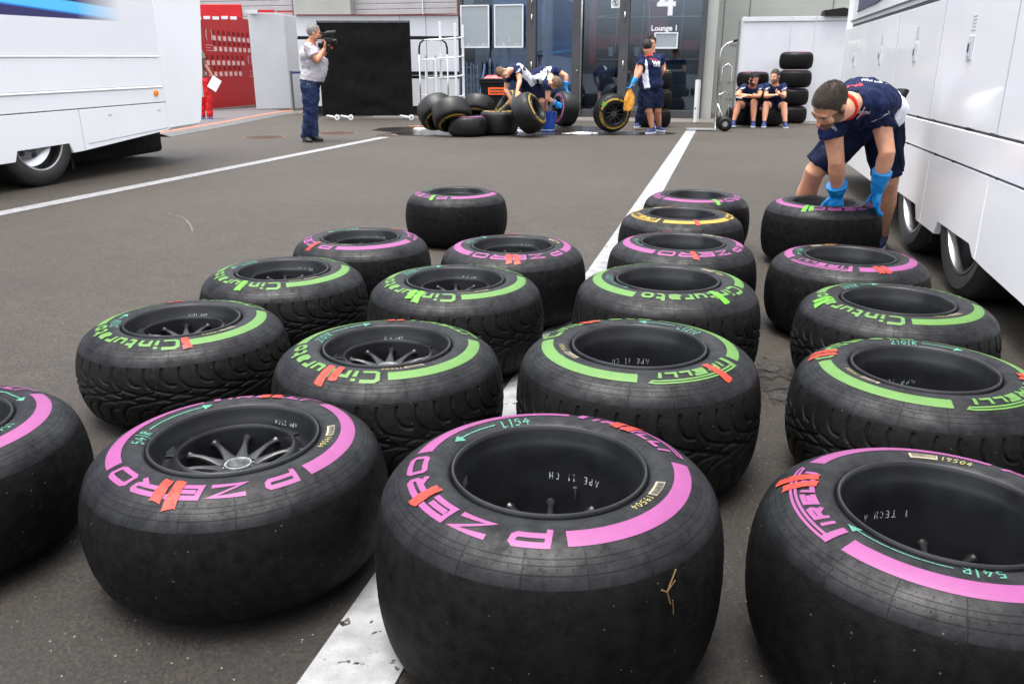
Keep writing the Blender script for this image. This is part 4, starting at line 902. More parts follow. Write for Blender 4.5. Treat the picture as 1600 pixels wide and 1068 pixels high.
def polar(zf, r0, h, phi, w, rm=None):
    rm = rm or (r0 + h / 2)
    def f(x, y, lift):
        a = phi - (x - w / 2) * h / rm; r = r0 + y * h; return (r * math.cos(a), r * math.sin(a), zf(r) + .0009 + lift)
    return f
def arc_band(mb, zf, ra, rb, a0, a1, mi=0):
    n = max(4, int(abs(a1 - a0) / R_(2.5))); m = 5; vs = []
    for i in range(n + 1):
        a = a0 + (a1 - a0) * i / n
        for j in range(m): r = ra + (rb - ra) * j / (m - 1); vs.append((r * math.cos(a), r * math.sin(a), zf(r) + .0009))
    mb.add(vs, [(i * m + j, i * m + j + 1, (i + 1) * m + j + 1, (i + 1) * m + j) for i in range(n) for j in range(m - 1)], mi)
def logo(mb, zf, k):
    """the tyre maker's word mark with its long P: opposite the model name"""
    h = .043 * k; r0 = .2225 * k; w = 6.6; f = polar(zf, r0, h, math.pi, w, .245 * k)
    g = {'I': (.38, [[(.15, 0), (.15, .56)]]), 'R': (1.05, [[(.12, 0), (.12, .52), (.78, .52), (.86, .42), (.78, .28), (.2, .28)], [(.5, .28), (.92, 0)]]), 'E': (.95, [[(.92, .52), (.12, .52), (.12, .09), (.92, .09)], [(.2, .3), (.8, .3)]]), 'L': (.82, [[(.12, .56), (.12, .09), (.78, .09)]])}
    st = []; x = .86
    for ch in 'IRELLI': ww, s = g[ch]; st += [[(a + x, b) for a, b in q] for q in s]; x += ww + .12
    ribbons(st, .205, f, .12, mb, shear=.22)
    ribbons([[(.30, 0.0), (.36, .5), (.42, 1.0)]], .36, f, .1, mb, lift0=.0009)
    ribbons([[(.35, .945), (x + .05, .945), (x + .34, .90), (x + .22, .77), (.5, .755)]], .11, f, .12, mb, lift0=.0007)
def word_mesh(R, Wd, wet, worn=False):
    zf = zprof(R, Wd); k = R / .33; mb = MB(); h = .037 * k
    if wet:
        st, w = layout('Cinturato', .20); h = .0425 * k; half = w * h / (.245 * k) / 2; ribbons(st, .265, polar(zf, .224 * k, h, 0, w, .245 * k), .12, mb, shear=-.0)
    else:
        s1, w1 = layout('P', .3); s2, w2 = layout('ZERO', .34); st = s1 + [[(x + w1 + .95, y) for x, y in s] for s in s2]; w = w1 + .95 + w2
        half = w * h / (.245 * k) / 2; ribbons(st, .29, polar(zf, .2265 * k, h, 0, w, .245 * k), .14, mb, shear=.16)
    lh = 6.6 * .043 / .245 / 2
    arc_band(mb, zf, .2300 * k, .2610 * k, half + R_(5), math.pi - lh - R_(4)); arc_band(mb, zf, .2300 * k, .2610 * k, -half - R_(5), -math.pi + lh + R_(4))
    logo(mb, zf, k)
    me = bpy.data.meshes.new('sidewall_lettering'); me.from_pydata(mb.v, [], mb.f); return me
def rim_meshes(Wd, deep):
    W_ = Wd
    fl = [(.1825, -.030), (.1835, -.012), (.1828, -.0055), (.1805, -.0025), (.1780, -.0020), (.1758, -.0040), (.1738, -.011), (.1715, -.026), (.1680, -.036), (.1645, -.048)]
    if deep: fl += [(.162, -.075), (.158, -.13), (.150, -.19), (.146, -.235), (.144, -.26), (.12, -.275), (.09, -.27), (0, -.272)] if Wd > .33 else [(.162, -.075), (.156, -.13), (.15, -.2), (.144, -.24), (0, -.25)]
    else: fl += [(.1610, -.058), (.1560, -.0625), (.1500, -.060), (.1310, -.036), (.1260, -.030), (.1225, -.0285), (.1200, -.0315), (.1190, -.040), (.1180, -.165), (.10, -.20), (0, -.20)]
    b = MB(); b.lathe([(r, W_ + d) for r, d in fl], 120)
    if not deep:
        for k in range(10): a = 2 * math.pi * (k + .75) / 10; b.box((0, 0, 0), (.026, .0065, .006), M=Matrix.Translation((.140 * math.cos(a), .140 * math.sin(a), W_ - .045)) @ Matrix.Rotation(a, 4, 'Z'))
    zh = (-.165 if deep else -.066) + W_; ro = .143 if deep else .1175
    if deep == 2: zh = W_ - .030; ro = .150
    sp = MB(); N = 10
    for k in range(N):
        a = 2 * math.pi * (k + .25) / N
        def pt(r, z, tw=0): return Vector((r * math.cos(a + tw), r * math.sin(a + tw), z))
        n = 12; vs = []; sg = 10; tl = Vector((-math.sin(a), math.cos(a), 0))
        for i in range(n):
            q = i / (n - 1); r = .034 + (ro - .034) * q; z = zh - .014 * (1 - q) ** 1.8 + .004 * q
            wd = .0070 + .0135 * (1 - q) ** 3.2 + .0050 * max(0, (q - .86) / .14) ** 1.5; ht = .0065 + .004 * (1 - q)
            for j in range(sg): c_ = 2 * math.pi * j / sg; vs.append(pt(r, z) + tl * wd * math.cos(c_) + Vector((0, 0, 1)) * ht * math.sin(c_))
        sp.add(vs, [(i * sg + j, i * sg + (j + 1) % sg, (i + 1) * sg + (j + 1) % sg, (i + 1) * sg + j) for i in range(n - 1) for j in range(sg)] + [tuple((n - 1) * sg + j for j in range(sg))])
        foot = MB(); sp.tube([pt(ro - .008, zh + .004), pt(ro + .001, zh + .005)], [.0060, .0088], 8)
    sp.lathe([(.026, zh - .075), (.062, zh - .06), (.056, zh - .032), (.046, zh - .022), (.036, zh - .018), (.026, zh - .02)], 40)
    sp.lathe([(0, zh - .045), (.0245, zh - .045), (.0245, zh - .012)], 30)
    nu = MB(); nu.lathe([(.0235, zh - .06), (.0235, zh - .006), (.026, zh - .002), (.0295, zh - .002), (.031, zh - .008), (.031, zh - .022), (.044, zh - .026), (.046, zh - .034)], 40)
    for k in range(12):
        a = k / 12 * 6.283; nu.box((0, 0, 0), (.016, .0075, .018), M=Matrix.Translation((.038 * math.cos(a), .038 * math.sin(a), zh - .016)) @ Matrix.Rotation(a, 4, 'Z'))
    lug = MB()
    va = MB(); a = R_(205); va.tube([(.150 * math.cos(a), .150 * math.sin(a), W_ + (-.15 if deep else -.060)), (.146 * math.cos(a), .146 * math.sin(a), W_ + (-.125 if deep else -.046))], [.003, .0028], 10); va.tube([(.1465 * math.cos(a), .1465 * math.sin(a), W_ + (-.133 if deep else -.050)), (.146 * math.cos(a), .146 * math.sin(a), W_ + (-.122 if deep else -.040))], .0045, 10)
    return b, sp, nu, lug, va
CACHE = {}
def cached(key, fn):
    if key not in CACHE: CACHE[key] = fn()
    return CACHE[key]
def mesh_of(mb, name, m, auto=35):
    o = mb.build(name, m, None, auto=auto); me = o.data; bpy.data.objects.remove(o); return me
def stroke_patch(mb, zf, a, w, r0, r1, rnd, lean=0.0):
    n, m = 14, 9; vs = []; ph = rnd.uniform(0, 6); j0 = [.0018 * math.sin(j * .5 + ph) + rnd.uniform(-.0003, .0003) for j in range(m)]; j1 = [.0024 * math.sin(j * .45 + ph * 2) + rnd.uniform(-.0005, .0005) for j in range(m)]
    for i in range(n + 1):
        q = i / n
        for j in range(m):
            r = r0 + (r1 - r0) * q + j0[j] * (1 - q) + j1[j] * q; s = (j / (m - 1) - .5) * w * (1 + .05 * math.sin(i * .9 + r0 * 900))
            aa = a + (s + lean * (r - (r0 + r1) / 2)) / .245; vs.append((r * math.cos(aa), r * math.sin(aa), zf(r) + .0026))
    mb.add(vs, [(i * m + j, i * m + j + 1, (i + 1) * m + j + 1, (i + 1) * m + j) for i in range(n) for j in range(m - 1)])
def racing_tyre(label, x, y, Wd, wet=False, colour='pink', word=0, deep=False, paint=(), chalk=None, sticker=None, group='racing tyres lying in rows on the asphalt', z=0, tilt=None, detail=True, soak=False, seed=0, lettering=True):
    R = .335 if wet else .33; k = R / .33
    t = thing('racing_tyre', label, 'racing tyre', (x, y, z), (0, 0, R_(word)), group)
    if tilt is not None: t.rotation_mode = 'QUATERNION'; t.rotation_quaternion = tilt
    zf = zprof(R, Wd)
    def cs():
        me = side_mesh(R, Wd, wet); me.materials.append(M['side']); me.materials.append(M['slick']); return me
    me = cached(('c', R, Wd, wet), cs); cas = link('tyre_casing', me, None, t)
    if soak:
        cas.material_slots[1].link = 'OBJECT'; cas.material_slots[1].material = M['soak']
    if wet: link('tread', cached(('t', Wd), lambda: tread_mesh(R, Wd)), M['wet'], t)
    b, sp, nu, lug, va = cached(('r', Wd, deep), lambda: [None if not q.v else mesh_of(q, nm, m) for q, nm, m in zip(rim_meshes(Wd, deep), ('rim', 'spokes', 'wheel_nut', 'lugs', 'valve'), (M['rim'], M['rim'], M['nut'], M['rim'], M['chrome']))])
    ri = link('rim', b, None, t)
    link('spokes', sp, None, ri); link('wheel_nut', nu, None, ri)
    
    if detail: link('valve', va, None, ri)
    if lettering:
        o = link('sidewall_lettering', cached(('w', R, Wd, wet), lambda: word_mesh(R, Wd, wet)), None, t)
        if not o.data.materials: o.data.materials.append(None)
        o.material_slots[0].link = 'OBJECT'; o.material_slots[0].material = M[colour]
    rnd = random.Random(seed * 7 + 3)
    byc = {}
    for (phi, nst, c) in paint: byc.setdefault(c, []).append((phi, nst))
    for c, lst in byc.items():
        for phi, nst in lst:
            mb = MB()
            for q in range(nst): stroke_patch(mb, zf, R_(phi - word) + (q - (nst - 1) / 2) * .125, .0235, .2165 * k, rnd.uniform(.270, .292) * k, rnd, rnd.uniform(-.05, .05) + .12)
            if nst == 2: pass
            mb.build('marker_stroke', M[c], t)
    if chalk:
        txt, phi, tip = chalk; h = .030; mb = MB(); st, w = layout(txt, .16); ribbons(st, .12, polar(zf, .191 * k, h * .82, R_(phi - word), w, .206 * k), .15, mb, shear=.1)
        a0 = R_(phi - word); sgn = 1 if tip > phi else -1; half = w * h * .82 / .206 / 2; a1 = R_(tip - word); r = .205 * k
        n = 14; pts = [(a0 + sgn * (half + .06)) * (1 - i / n) + (a1 - sgn * .10) * (i / n) for i in range(n + 1)]
        vs = []
        for a in pts:
            for rr in (r - .0016, r + .0016): vs.append((rr * math.cos(a), rr * math.sin(a), zf(rr) + .0011))
        mb.add(vs, [(2 * i, 2 * i + 1, 2 * i + 3, 2 * i + 2) for i in range(n)])
        aa = a1 - sgn * .11; mb.add([((r + dr) * math.cos(q), (r + dr) * math.sin(q), zf(r + dr) + .0013) for q, dr in ((aa, -.0115), (aa, 0), (aa, .0115), (a1, .001))], [(0, 1, 3), (1, 2, 3)])
        mb.build('chalk_writing', M['teal'], t)
    if sticker is not None:
        a = R_(sticker - word); r0, r1 = .1995 * k, .2165 * k; mb = MB(); mb2 = MB(); da = .125
        def patch(m_, a0, a1, ra, rb, li): m_.add([(rr * math.cos(q), rr * math.sin(q), zf(rr) + li) for q in [a0 + (a1 - a0) * i / 4 for i in range(5)] for rr in (ra, rb)], [(2 * i, 2 * i + 1, 2 * i + 3, 2 * i + 2) for i in range(4)])
        patch(mb, a - da, a + da, r0, r1, .0010); so = mb.build('barcode_sticker', M['sticker'], t)
        q = a - da * .9
        while q < a + da * .85:
            w = rnd.uniform(.0025, .007); patch(mb2, q, q + w, r0 + .0042, r1 - .001, .0014); q += w + rnd.uniform(.003, .006)
        mb2.build('bar_print', M['ink'], so)
        mb = MB(); st, w = layout('19504', .2); ribbons(st, .11, polar(zf, .2005 * k, .0155, a - da - .16, w, .209 * k), .15, mb, shear=.2); mb.build('chalk_number', M['chalkyellow'], t)
    if detail:
        mb = MB(); st, w = layout(('App Tech', '1 Tech A', 'App 5', 'App Tech', 'App 5 0', 'Ape 11 ch')[seed % 6], .3)
        rb, zb, hh = (.1545, Wd - .10, .016) if deep else (.1625, Wd - .034, .010)
        a0 = R_(62 + (seed * 37) % 40 - word)
        def cyl(x_, y_, li):
            a = a0 + (x_ - w / 2) * hh / rb; zz = zb - y_ * hh; rz = float(np.interp(zz - Wd, [-.19, -.13, -.075, -.052, -.034], [.150, .158, .162, .164, .170])) if deep else float(np.interp(zz - Wd, [-.0620, -.058, -.048, -.036, -.026], [.156, .161, .1645, .168, .1715]))
            rz -= .0012 + li; return (rz * math.cos(a), rz * math.sin(a), zz)
        ribbons(st, .10, cyl, .2, mb); mb.build('pen_writing', M['chalkwhite'], ri)
        if sticker is not None:
            mb = MB(); a1 = R_(165 - word)
            for i in range(6):
                a_ = a1 + i * .035; vs = []
                for q in (a_, a_ + .026):
                    for zz in (Wd - .046, Wd - .062):
                        rz = .1635 - .0012 if zz > Wd - .05 else .1605; vs.append((rz * math.cos(q), rz * math.sin(q), zz))
                mb.add(vs, [(0, 1, 3, 2)])
            mb.build('balance_weight', M['steel'], ri)
    return t
TY = [
 # label, x, y, W, wet, colour, word angle, deep, paint, chalk, sticker
 ('A', 'large pink banded slick tyre with L 54 chalk, centre of the front row', 0.069, 1.37, 0.378, 0, 'pink', 220, 1, ((206, 1, 'orange'), (47, 2, 'orange')), ('L|54', 108, 152), 334),
 ('B', 'pink banded slick tyre with visible spokes and steel nut, left of the centre front tyre', -0.613, 1.645, 0.308, 0, 'pink', 268, 0, ((258, 2, 'orange'), (86, 2, 'orange')), ('54|Q', 183, 122), 8),
 ('C', 'slick tyre with pink band cut off by the right edge of the photo', 0.772, 1.28, 0.34, 0, 'pink', 350, 1, ((155, 2, 'orange'),), ('54|Q', 258, 196), 75),
 ('D', 'slick tyre with pink band cut off by the left edge of the photo', -1.344, 1.7, 0.313, 0, 'pink', 268, 0, (), ('154|L', 350, 40), None),
 ('E', 'green banded rain tyre with one orange mark, furthest left of the green ones', -1.083, 2.567, 0.298, 1, 'green', 243, 0, ((293, 1, 'orange'), (118, 2, 'orange')), ('203|Q', 195, 165), 330),
 ('F', 'green banded rain tyre with spokes, behind the two front pink tyres', -0.359, 2.222, 0.328, 1, 'green', 228, 0, ((243, 2, 'orange'), (92, 2, 'orange')), ('210|Q', 163, 112), 298),
 ('G', 'green banded rain tyre with L 210 chalk directly behind the centre front tyre', 0.346, 2.108, 0.366, 1, 'green', 118, 1, ((311, 1, 'orange'), (120, 2, 'orange')), ('L|210', 38, 82), 205),
 ('H', 'green banded rain tyre with 210 R chalk, behind the tyre at the right edge', 1.095, 2.035, 0.328, 1, 'green', 116, 1, ((152, 2, 'orange'), (340, 2, 'orange')), ('210|Q', 80, 36), 208),
 ('I', 'green banded rain tyre with lime marks, second green one in the right column', 1.33, 2.715, 0.323, 1, 'green', 205, 1, ((178, 2, 'lime'),), ('203|Q', 118, 84), 300),
 ('J', 'pink banded slick tyre just in front of the one the gloved mechanic handles', 1.422, 3.375, 0.333, 0, 'pink', 40, 1, ((278, 2, 'orange'), (88, 2, 'orange')), ('54|Q', 150, 178), 110),
 ('K', 'green banded rain tyre with one lime mark, behind the L 210 one', 0.555, 2.836, 0.368, 1, 'green', 285, 1, ((301, 1, 'lime'),), ('203', 176, 222), 35),
 ('L', 'green banded rain tyre with spokes and lime marks, in the middle of the field', -0.213, 2.974, 0.333, 1, 'green', 228, 0, ((240, 2, 'lime'),), ('203|Q', 152, 108), 300),
 ('M', 'green banded rain tyre with lime mark, behind the leftmost green one', -0.929, 3.228, 0.308, 1, 'green', 237, 0, ((248, 1, 'lime'),), ('L|203', 148, 178), 315),
 ('N', 'pink banded slick tyre with a single orange stroke on its P, at the back left', -0.718, 3.83, 0.323, 0, 'pink', 200, 0, ((223, 1, 'orange'), (52, 2, 'orange')), ('L|54', 112, 150), 262),
 ('O', 'pink banded slick tyre with spokes, just left of the white line', 0.002, 3.588, 0.335, 0, 'pink', 278, 0, ((270, 2, 'orange'), (92, 2, 'orange')), ('54|Q', 165, 125), 28),
 ('P', 'lone pink banded slick tyre furthest back on the left', -0.36, 5.29, 0.328, 0, 'pink', 212, 0, ((238, 1, 'lime'), (80, 1, 'lime')), ('54', 150, 170), 262),
 ('Q', 'only yellow banded slick tyre among the tyres laid out in rows', 0.895, 4.286, 0.356, 0, 'yellow', 20, 1, ((276, 1, 'orange'), (95, 2, 'orange')), None, 118),
 ('R', 'pink banded slick tyre in front of the yellow banded one', 0.753, 3.56, 0.353, 0, 'pink', 285, 1, ((270, 1, 'orange'), (98, 2, 'orange')), ('54', 168, 205), 45),
 ('S', 'pink banded slick tyre behind the yellow banded one, on the white line', 1.144, 5.083, 0.338, 0, 'pink', 350, 1, ((285, 1, 'lime'), (85, 1, 'lime')), None, None),
]
for q in TY:
    racing_tyre(q[1], q[2], q[3], q[4], bool(q[5]), q[6], q[7], bool(q[8]), q[9], q[10], q[11], seed=ord(q[0]))
racing_tyre('pink banded slick tyre being handled by the blue gloved mechanic', 1.79, 4.70, .355, False, 'pink', 285, True, ((232, 2, 'lime'),), None, None, group=None, seed=40)
# twig stuck to the centre front tyre
g = MB(); c = Vector((.069, 1.369, 0))
def onT(phi, z, r=.3325): return c + Vector((r * math.cos(R_(phi)), r * math.sin(R_(phi)), z))
g.tube([onT(303, .275), onT(301.5, .30), onT(299.5, .308)], .0013, 6); g.tube([onT(301.5, .30), onT(304.5, .335, .331)], .0012, 6); g.tube([onT(301.5, .30), onT(304, .318, .334)], .0008, 5); g.tube([onT(304.5, .252), onT(303.8, .280)], .0008, 5)
tag(g.build('twig', mat('dry_twig', lin((104, 78, 46)), .8)), 'dry forked grass stalk stuck to the centre front tyre', 'twig')

def upright(x, y, face, lean=0.0, R=.33, Wd=.34, spin=0.0):
    """stand a tyre on its tread, sidewall turned to azimuth face (deg, 270 = to the camera), leaning back by lean"""
    n = Vector((math.cos(R_(face)) * math.cos(R_(lean)), math.sin(R_(face)) * math.cos(R_(lean)), math.sin(R_(lean))))
    q = n.to_track_quat('Z', 'Y') @ Matrix.Rotation(R_(spin), 4, 'Z').to_quaternion()
    low = R * math.cos(R_(lean)); c = Vector((x, y, low)); return q, c - n * Wd * .5 + Vector((0, 0, Wd * .5 * math.sin(R_(lean)) if lean > 0 else Wd * .5 * abs(math.sin(R_(lean)))))
def up_tyre(label, px, py, face, lean, Wd=.34, spin=0, colour='yellow', deep=False, soak=True, group='tyres being washed by the glass doors', dy=.25, paint=(), seed=1, zoff=0):
    b = gnd(px, py); q, loc = upright(b.x, b.y + dy, face, lean, Wd=Wd, spin=spin)
    t = racing_tyre(label, loc.x, loc.y, Wd, False, colour, 0, deep, paint, None, None, group=group, z=loc.z + zoff, tilt=q, soak=soak, detail=False, seed=seed); return t
up_tyre('standing yellow banded wheel with spokes, wiped with the chamois cloth', 955, 208, 283, -4, .30, 20, 'yellow', 2, False, dy=.05, paint=((5, 2, 'lime'), (120, 2, 'lime')), seed=11)
up_tyre('tilted yellow banded tyre held by the bare handed mechanic', 826, 216, 338, 28, .37, 60, 'yellow', True, paint=((250, 1, 'orange'),), seed=12, dy=.3)
up_tyre('pink banded tyre rolled upright by the blue gloved crouching mechanic', 884, 201, 205, 6, .36, 100, 'pink', True, seed=13, dy=.3)
up_tyre('soaked tyre leaning at the left end of the washed heap', 680, 212, 300, -42, .37, 30, 'yellow', True, seed=14, dy=.40)
up_tyre('soaked leaning tyre with yellow band near the ground, second of the washed heap', 704, 215, 295, -52, .37, 200, 'yellow', True, seed=15, dy=.36)
up_tyre('soaked tyre leaning at the back of the heap in front of the bin', 748, 194, 255, -58, .36, 10, 'yellow', True, seed=16, dy=.1)
up_tyre('soaked tyre half hidden behind the tilted yellow banded one', 797, 196, 200, 40, .34, 10, 'yellow', True, seed=17, dy=.25)
b = gnd(729, 215); racing_tyre('flat lying soaked tyre with pink top in front of the washed heap', b.x, b.y + .33, .33, False, 'pink', 60, True, (), None, None, group='tyres being washed by the glass doors', soak=True, detail=False)
b = gnd(779, 213); racing_tyre('flat lying soaked tyre with yellow top left of the tilted one', b.x, b.y + .40, .40, False, 'yellow', 250, True, ((250, 1, 'orange'),), None, None, group='tyres being washed by the glass doors', soak=True, detail=False)
# stacks
def stack(px, py, levels, labels, group, Wd=.335, colour='yellow'):
    b = gnd(px, py); rnd = random.Random(px)
    for k in levels:
        racing_tyre(labels[k], b.x + rnd.uniform(-.02, .02), b.y + .33 + rnd.uniform(-.02, .02), Wd, False, colour, rnd.uniform(0, 360), True, ((100 + 60 * k, 2, 'orange'),), None, None, group=group, z=k * (Wd + .006), detail=False)
stack(1024, 200, range(3), ['bottom tyre of the three high stack behind the standing mechanic', 'middle tyre of the three high stack behind the standing mechanic', 'yellow edged top tyre of the three high stack behind the standing mechanic'], 'tyres stacked behind the standing mechanic', .345)
stack(1242, 194, range(4), [s + ' tyre of the tall stack right of the seated men' for s in ('bottom', 'second lowest', 'third', 'topmost')], 'tyres stacked right of the seated men', .345, 'pink')
stack(1178, 191, range(3), [s + ' tyre of the stack behind the bearded seated man' for s in ('bottom', 'middle', 'top')], 'tyres stacked behind the seated men', .335, 'pink')
b = gnd(1170, 194); racing_tyre('slick tyre the left seated man sits on', b.x, b.y - .02 + .0, .33, False, 'pink', 10, True, group='tyres used as seats', detail=False) if 0 else None
for (px, py, l) in ((1166, 196, 'tyre used as a seat by the left seated man'), (1203, 198.5, 'tyre used as a seat by the right seated man')):
    b = gnd(px, py); racing_tyre(l, b.x, b.y + .33, .345, False, 'pink', 30, True, (), None, None, group='tyres used as seats', detail=False)

# ------------------------------------------------------------------ people
def etube(mb, pts, ra, rb, lat, seg=18, flat=(False, False)):
    pts = [Vector(p) for p in pts]; n = len(pts); lat = Vector(lat)
    ra = ra if isinstance(ra, (list, tuple)) else [ra] * n; rb = rb if isinstance(rb, (list, tuple)) else [rb] * n
    rings = []
    def fr(i):
        t = (pts[min(i + 1, n - 1)] - pts[max(i - 1, 0)]).normalized(); l = lat - t * lat.dot(t)
        if l.length < 1e-3: l = t.orthogonal()
        l.normalize(); return t, l, t.cross(l)
    for i in range(n): rings.append((pts[i], *fr(i), ra[i], rb[i]))
    def cap(r, sg):
        p, t, l, d, a, b = r; o = []
        for q in (30, 55, 75, 86): o.append((p + t * sg * min(a, b) * math.sin(R_(q)), t, l, d, a * math.cos(R_(q)), b * math.cos(R_(q))))
        return o
    if not flat[0]: rings = cap(rings[0], -1)[::-1] + rings
    if not flat[1]: rings = rings + cap(rings[-1], 1)
    vs = []
    for p, t, l, d, a, b in rings:
        for k in range(seg): q = 2 * math.pi * k / seg; vs.append(p + l * a * math.cos(q) + d * b * math.sin(q))
    m = len(rings); fs = [(i * seg + k, i * seg + (k + 1) % seg, (i + 1) * seg + (k + 1) % seg, (i + 1) * seg + k) for i in range(m - 1) for k in range(seg)]
    fs.append(tuple(range(seg))[::-1]); fs.append(tuple((m - 1) * seg + k for k in range(seg))); mb.add(vs, fs)
def ell(mb, c, ax, rad, seg=20):
    """ellipsoid, ax = 3 unit vectors"""
    n = 12; vs = []
    for i in range(1, n):
        q = math.pi * i / n
        for k in range(seg):
            a = 2 * math.pi * k / seg; vs.append(Vector(c) + ax[0] * rad[0] * math.sin(q) * math.cos(a) + ax[1] * rad[1] * math.sin(q) * math.sin(a) + ax[2] * rad[2] * math.cos(q))
    fs = [(i * seg + k, i * seg + (k + 1) % seg, (i + 1) * seg + (k + 1) % seg, (i + 1) * seg + k) for i in range(n - 2) for k in range(seg)]
    fs.append(tuple(range(seg))[::-1]); fs.append(tuple((n - 2) * seg + k for k in range(seg))); mb.add(vs, fs)
def remesh(mb, name, vox, m, parent, smooth=3, fold=0.0, fscale=9, matfn=None, dens=1.0):
    me = bpy.data.meshes.new(name); me.from_pydata([tuple(v) for v in mb.v], [], mb.f)
    bm = bmesh.new(); bm.from_mesh(me); bmesh.ops.recalc_face_normals(bm, faces=bm.faces[:]); bm.to_mesh(me); bm.free()
    o = bpy.data.objects.new(name, me); COL.objects.link(o)
    r = o.modifiers.new('r', 'REMESH'); r.mode = 'VOXEL'; r.voxel_size = vox; r.use_smooth_shade = True
    s = o.modifiers.new('s', 'SMOOTH'); s.factor = .5; s.iterations = smooth
    bpy.context.view_layer.update(); out = eval_mesh(o); out.name = name
    if fold > 0:
        n = len(out.vertices); co = np.empty(n * 3, np.float32); out.vertices.foreach_get('co', co); co = co.reshape(-1, 3); no = np.array([v.normal[:] for v in out.vertices], np.float32)
        d = np.array([.8 * noise.noise(Vector((c[0] * fscale, c[1] * fscale, c[2] * fscale * 1.3))) - 1.1 * max(0, .22 - abs(noise.noise(Vector((c[0] * fscale * 1.5 + 5 + c[2] * 4, c[1] * fscale * 1.5, c[2] * fscale * .9))))) * 2.2 + .35 * noise.noise(Vector((c[0] * fscale * 4, c[1] * fscale * 4, c[2] * fscale * 3))) for c in co], np.float32)
        co += no * (d * fold)[:, None]; out.vertices.foreach_set('co', co.ravel()); out.update()
    for k in (m if isinstance(m, (list, tuple)) else [m]): out.materials.append(k)
    if matfn:
        for p in out.polygons: p.material_index = matfn(p.center)
    out.polygons.foreach_set('use_smooth', [True] * len(out.polygons))
    return link(name, out, None, parent)
def hand_specs(mb, w, d, nrm, side, s=1.0, curl=.35, spread=.10, thick=1.0):
    d = d.normalized(); nrm = (nrm - d * nrm.dot(d)).normalized(); l = d.cross(nrm).normalized() * side
    etube(mb, [w - d * .02 * s, w + d * .02 * s, w + d * .055 * s, w + d * .088 * s], [.026 * s * thick, .034 * s * thick, .042 * s * thick, .041 * s * thick], [.020 * s * thick, .018 * s * thick, .0165 * s * thick, .0125 * s * thick], l, 14)
    for k, (off, ln) in enumerate(((.032, .070), (.0105, .079), (-.0115, .073), (-.032, .057))):
        dd = (d + l * spread * (off / .03)).normalized(); ax = dd.cross(nrm).normalized(); p = w + d * .080 * s + l * off * s; pts = [p]; cur = dd
        for j, f in enumerate((.45, .30, .25)):
            cur = (Matrix.Rotation(-curl * (.8 + .25 * j + .06 * k), 3, ax) @ cur) if True else cur
            p = p + cur * ln * f * s; pts.append(p)
        etube(mb, pts, [.0092 * s * thick, .0088 * s * thick, .0080 * s * thick, .0066 * s * thick], [.0088 * s * thick, .0084 * s * thick, .0076 * s * thick, .0060 * s * thick], l, 10)
    p = w + d * .022 * s + l * .030 * s; a = (d * .62 + l * .75 + nrm * .25).normalized(); b = (d * .85 + l * .35 + nrm * .35).normalized()
    etube(mb, [p, p + a * .034 * s, p + a * .034 * s + b * .030 * s, p + a * .034 * s + b * .052 * s], [.0135 * s * thick, .0105 * s * thick, .0098 * s * thick, .0078 * s * thick], [.012 * s * thick, .0105 * s * thick, .0095 * s * thick, .007 * s * thick], nrm, 10)
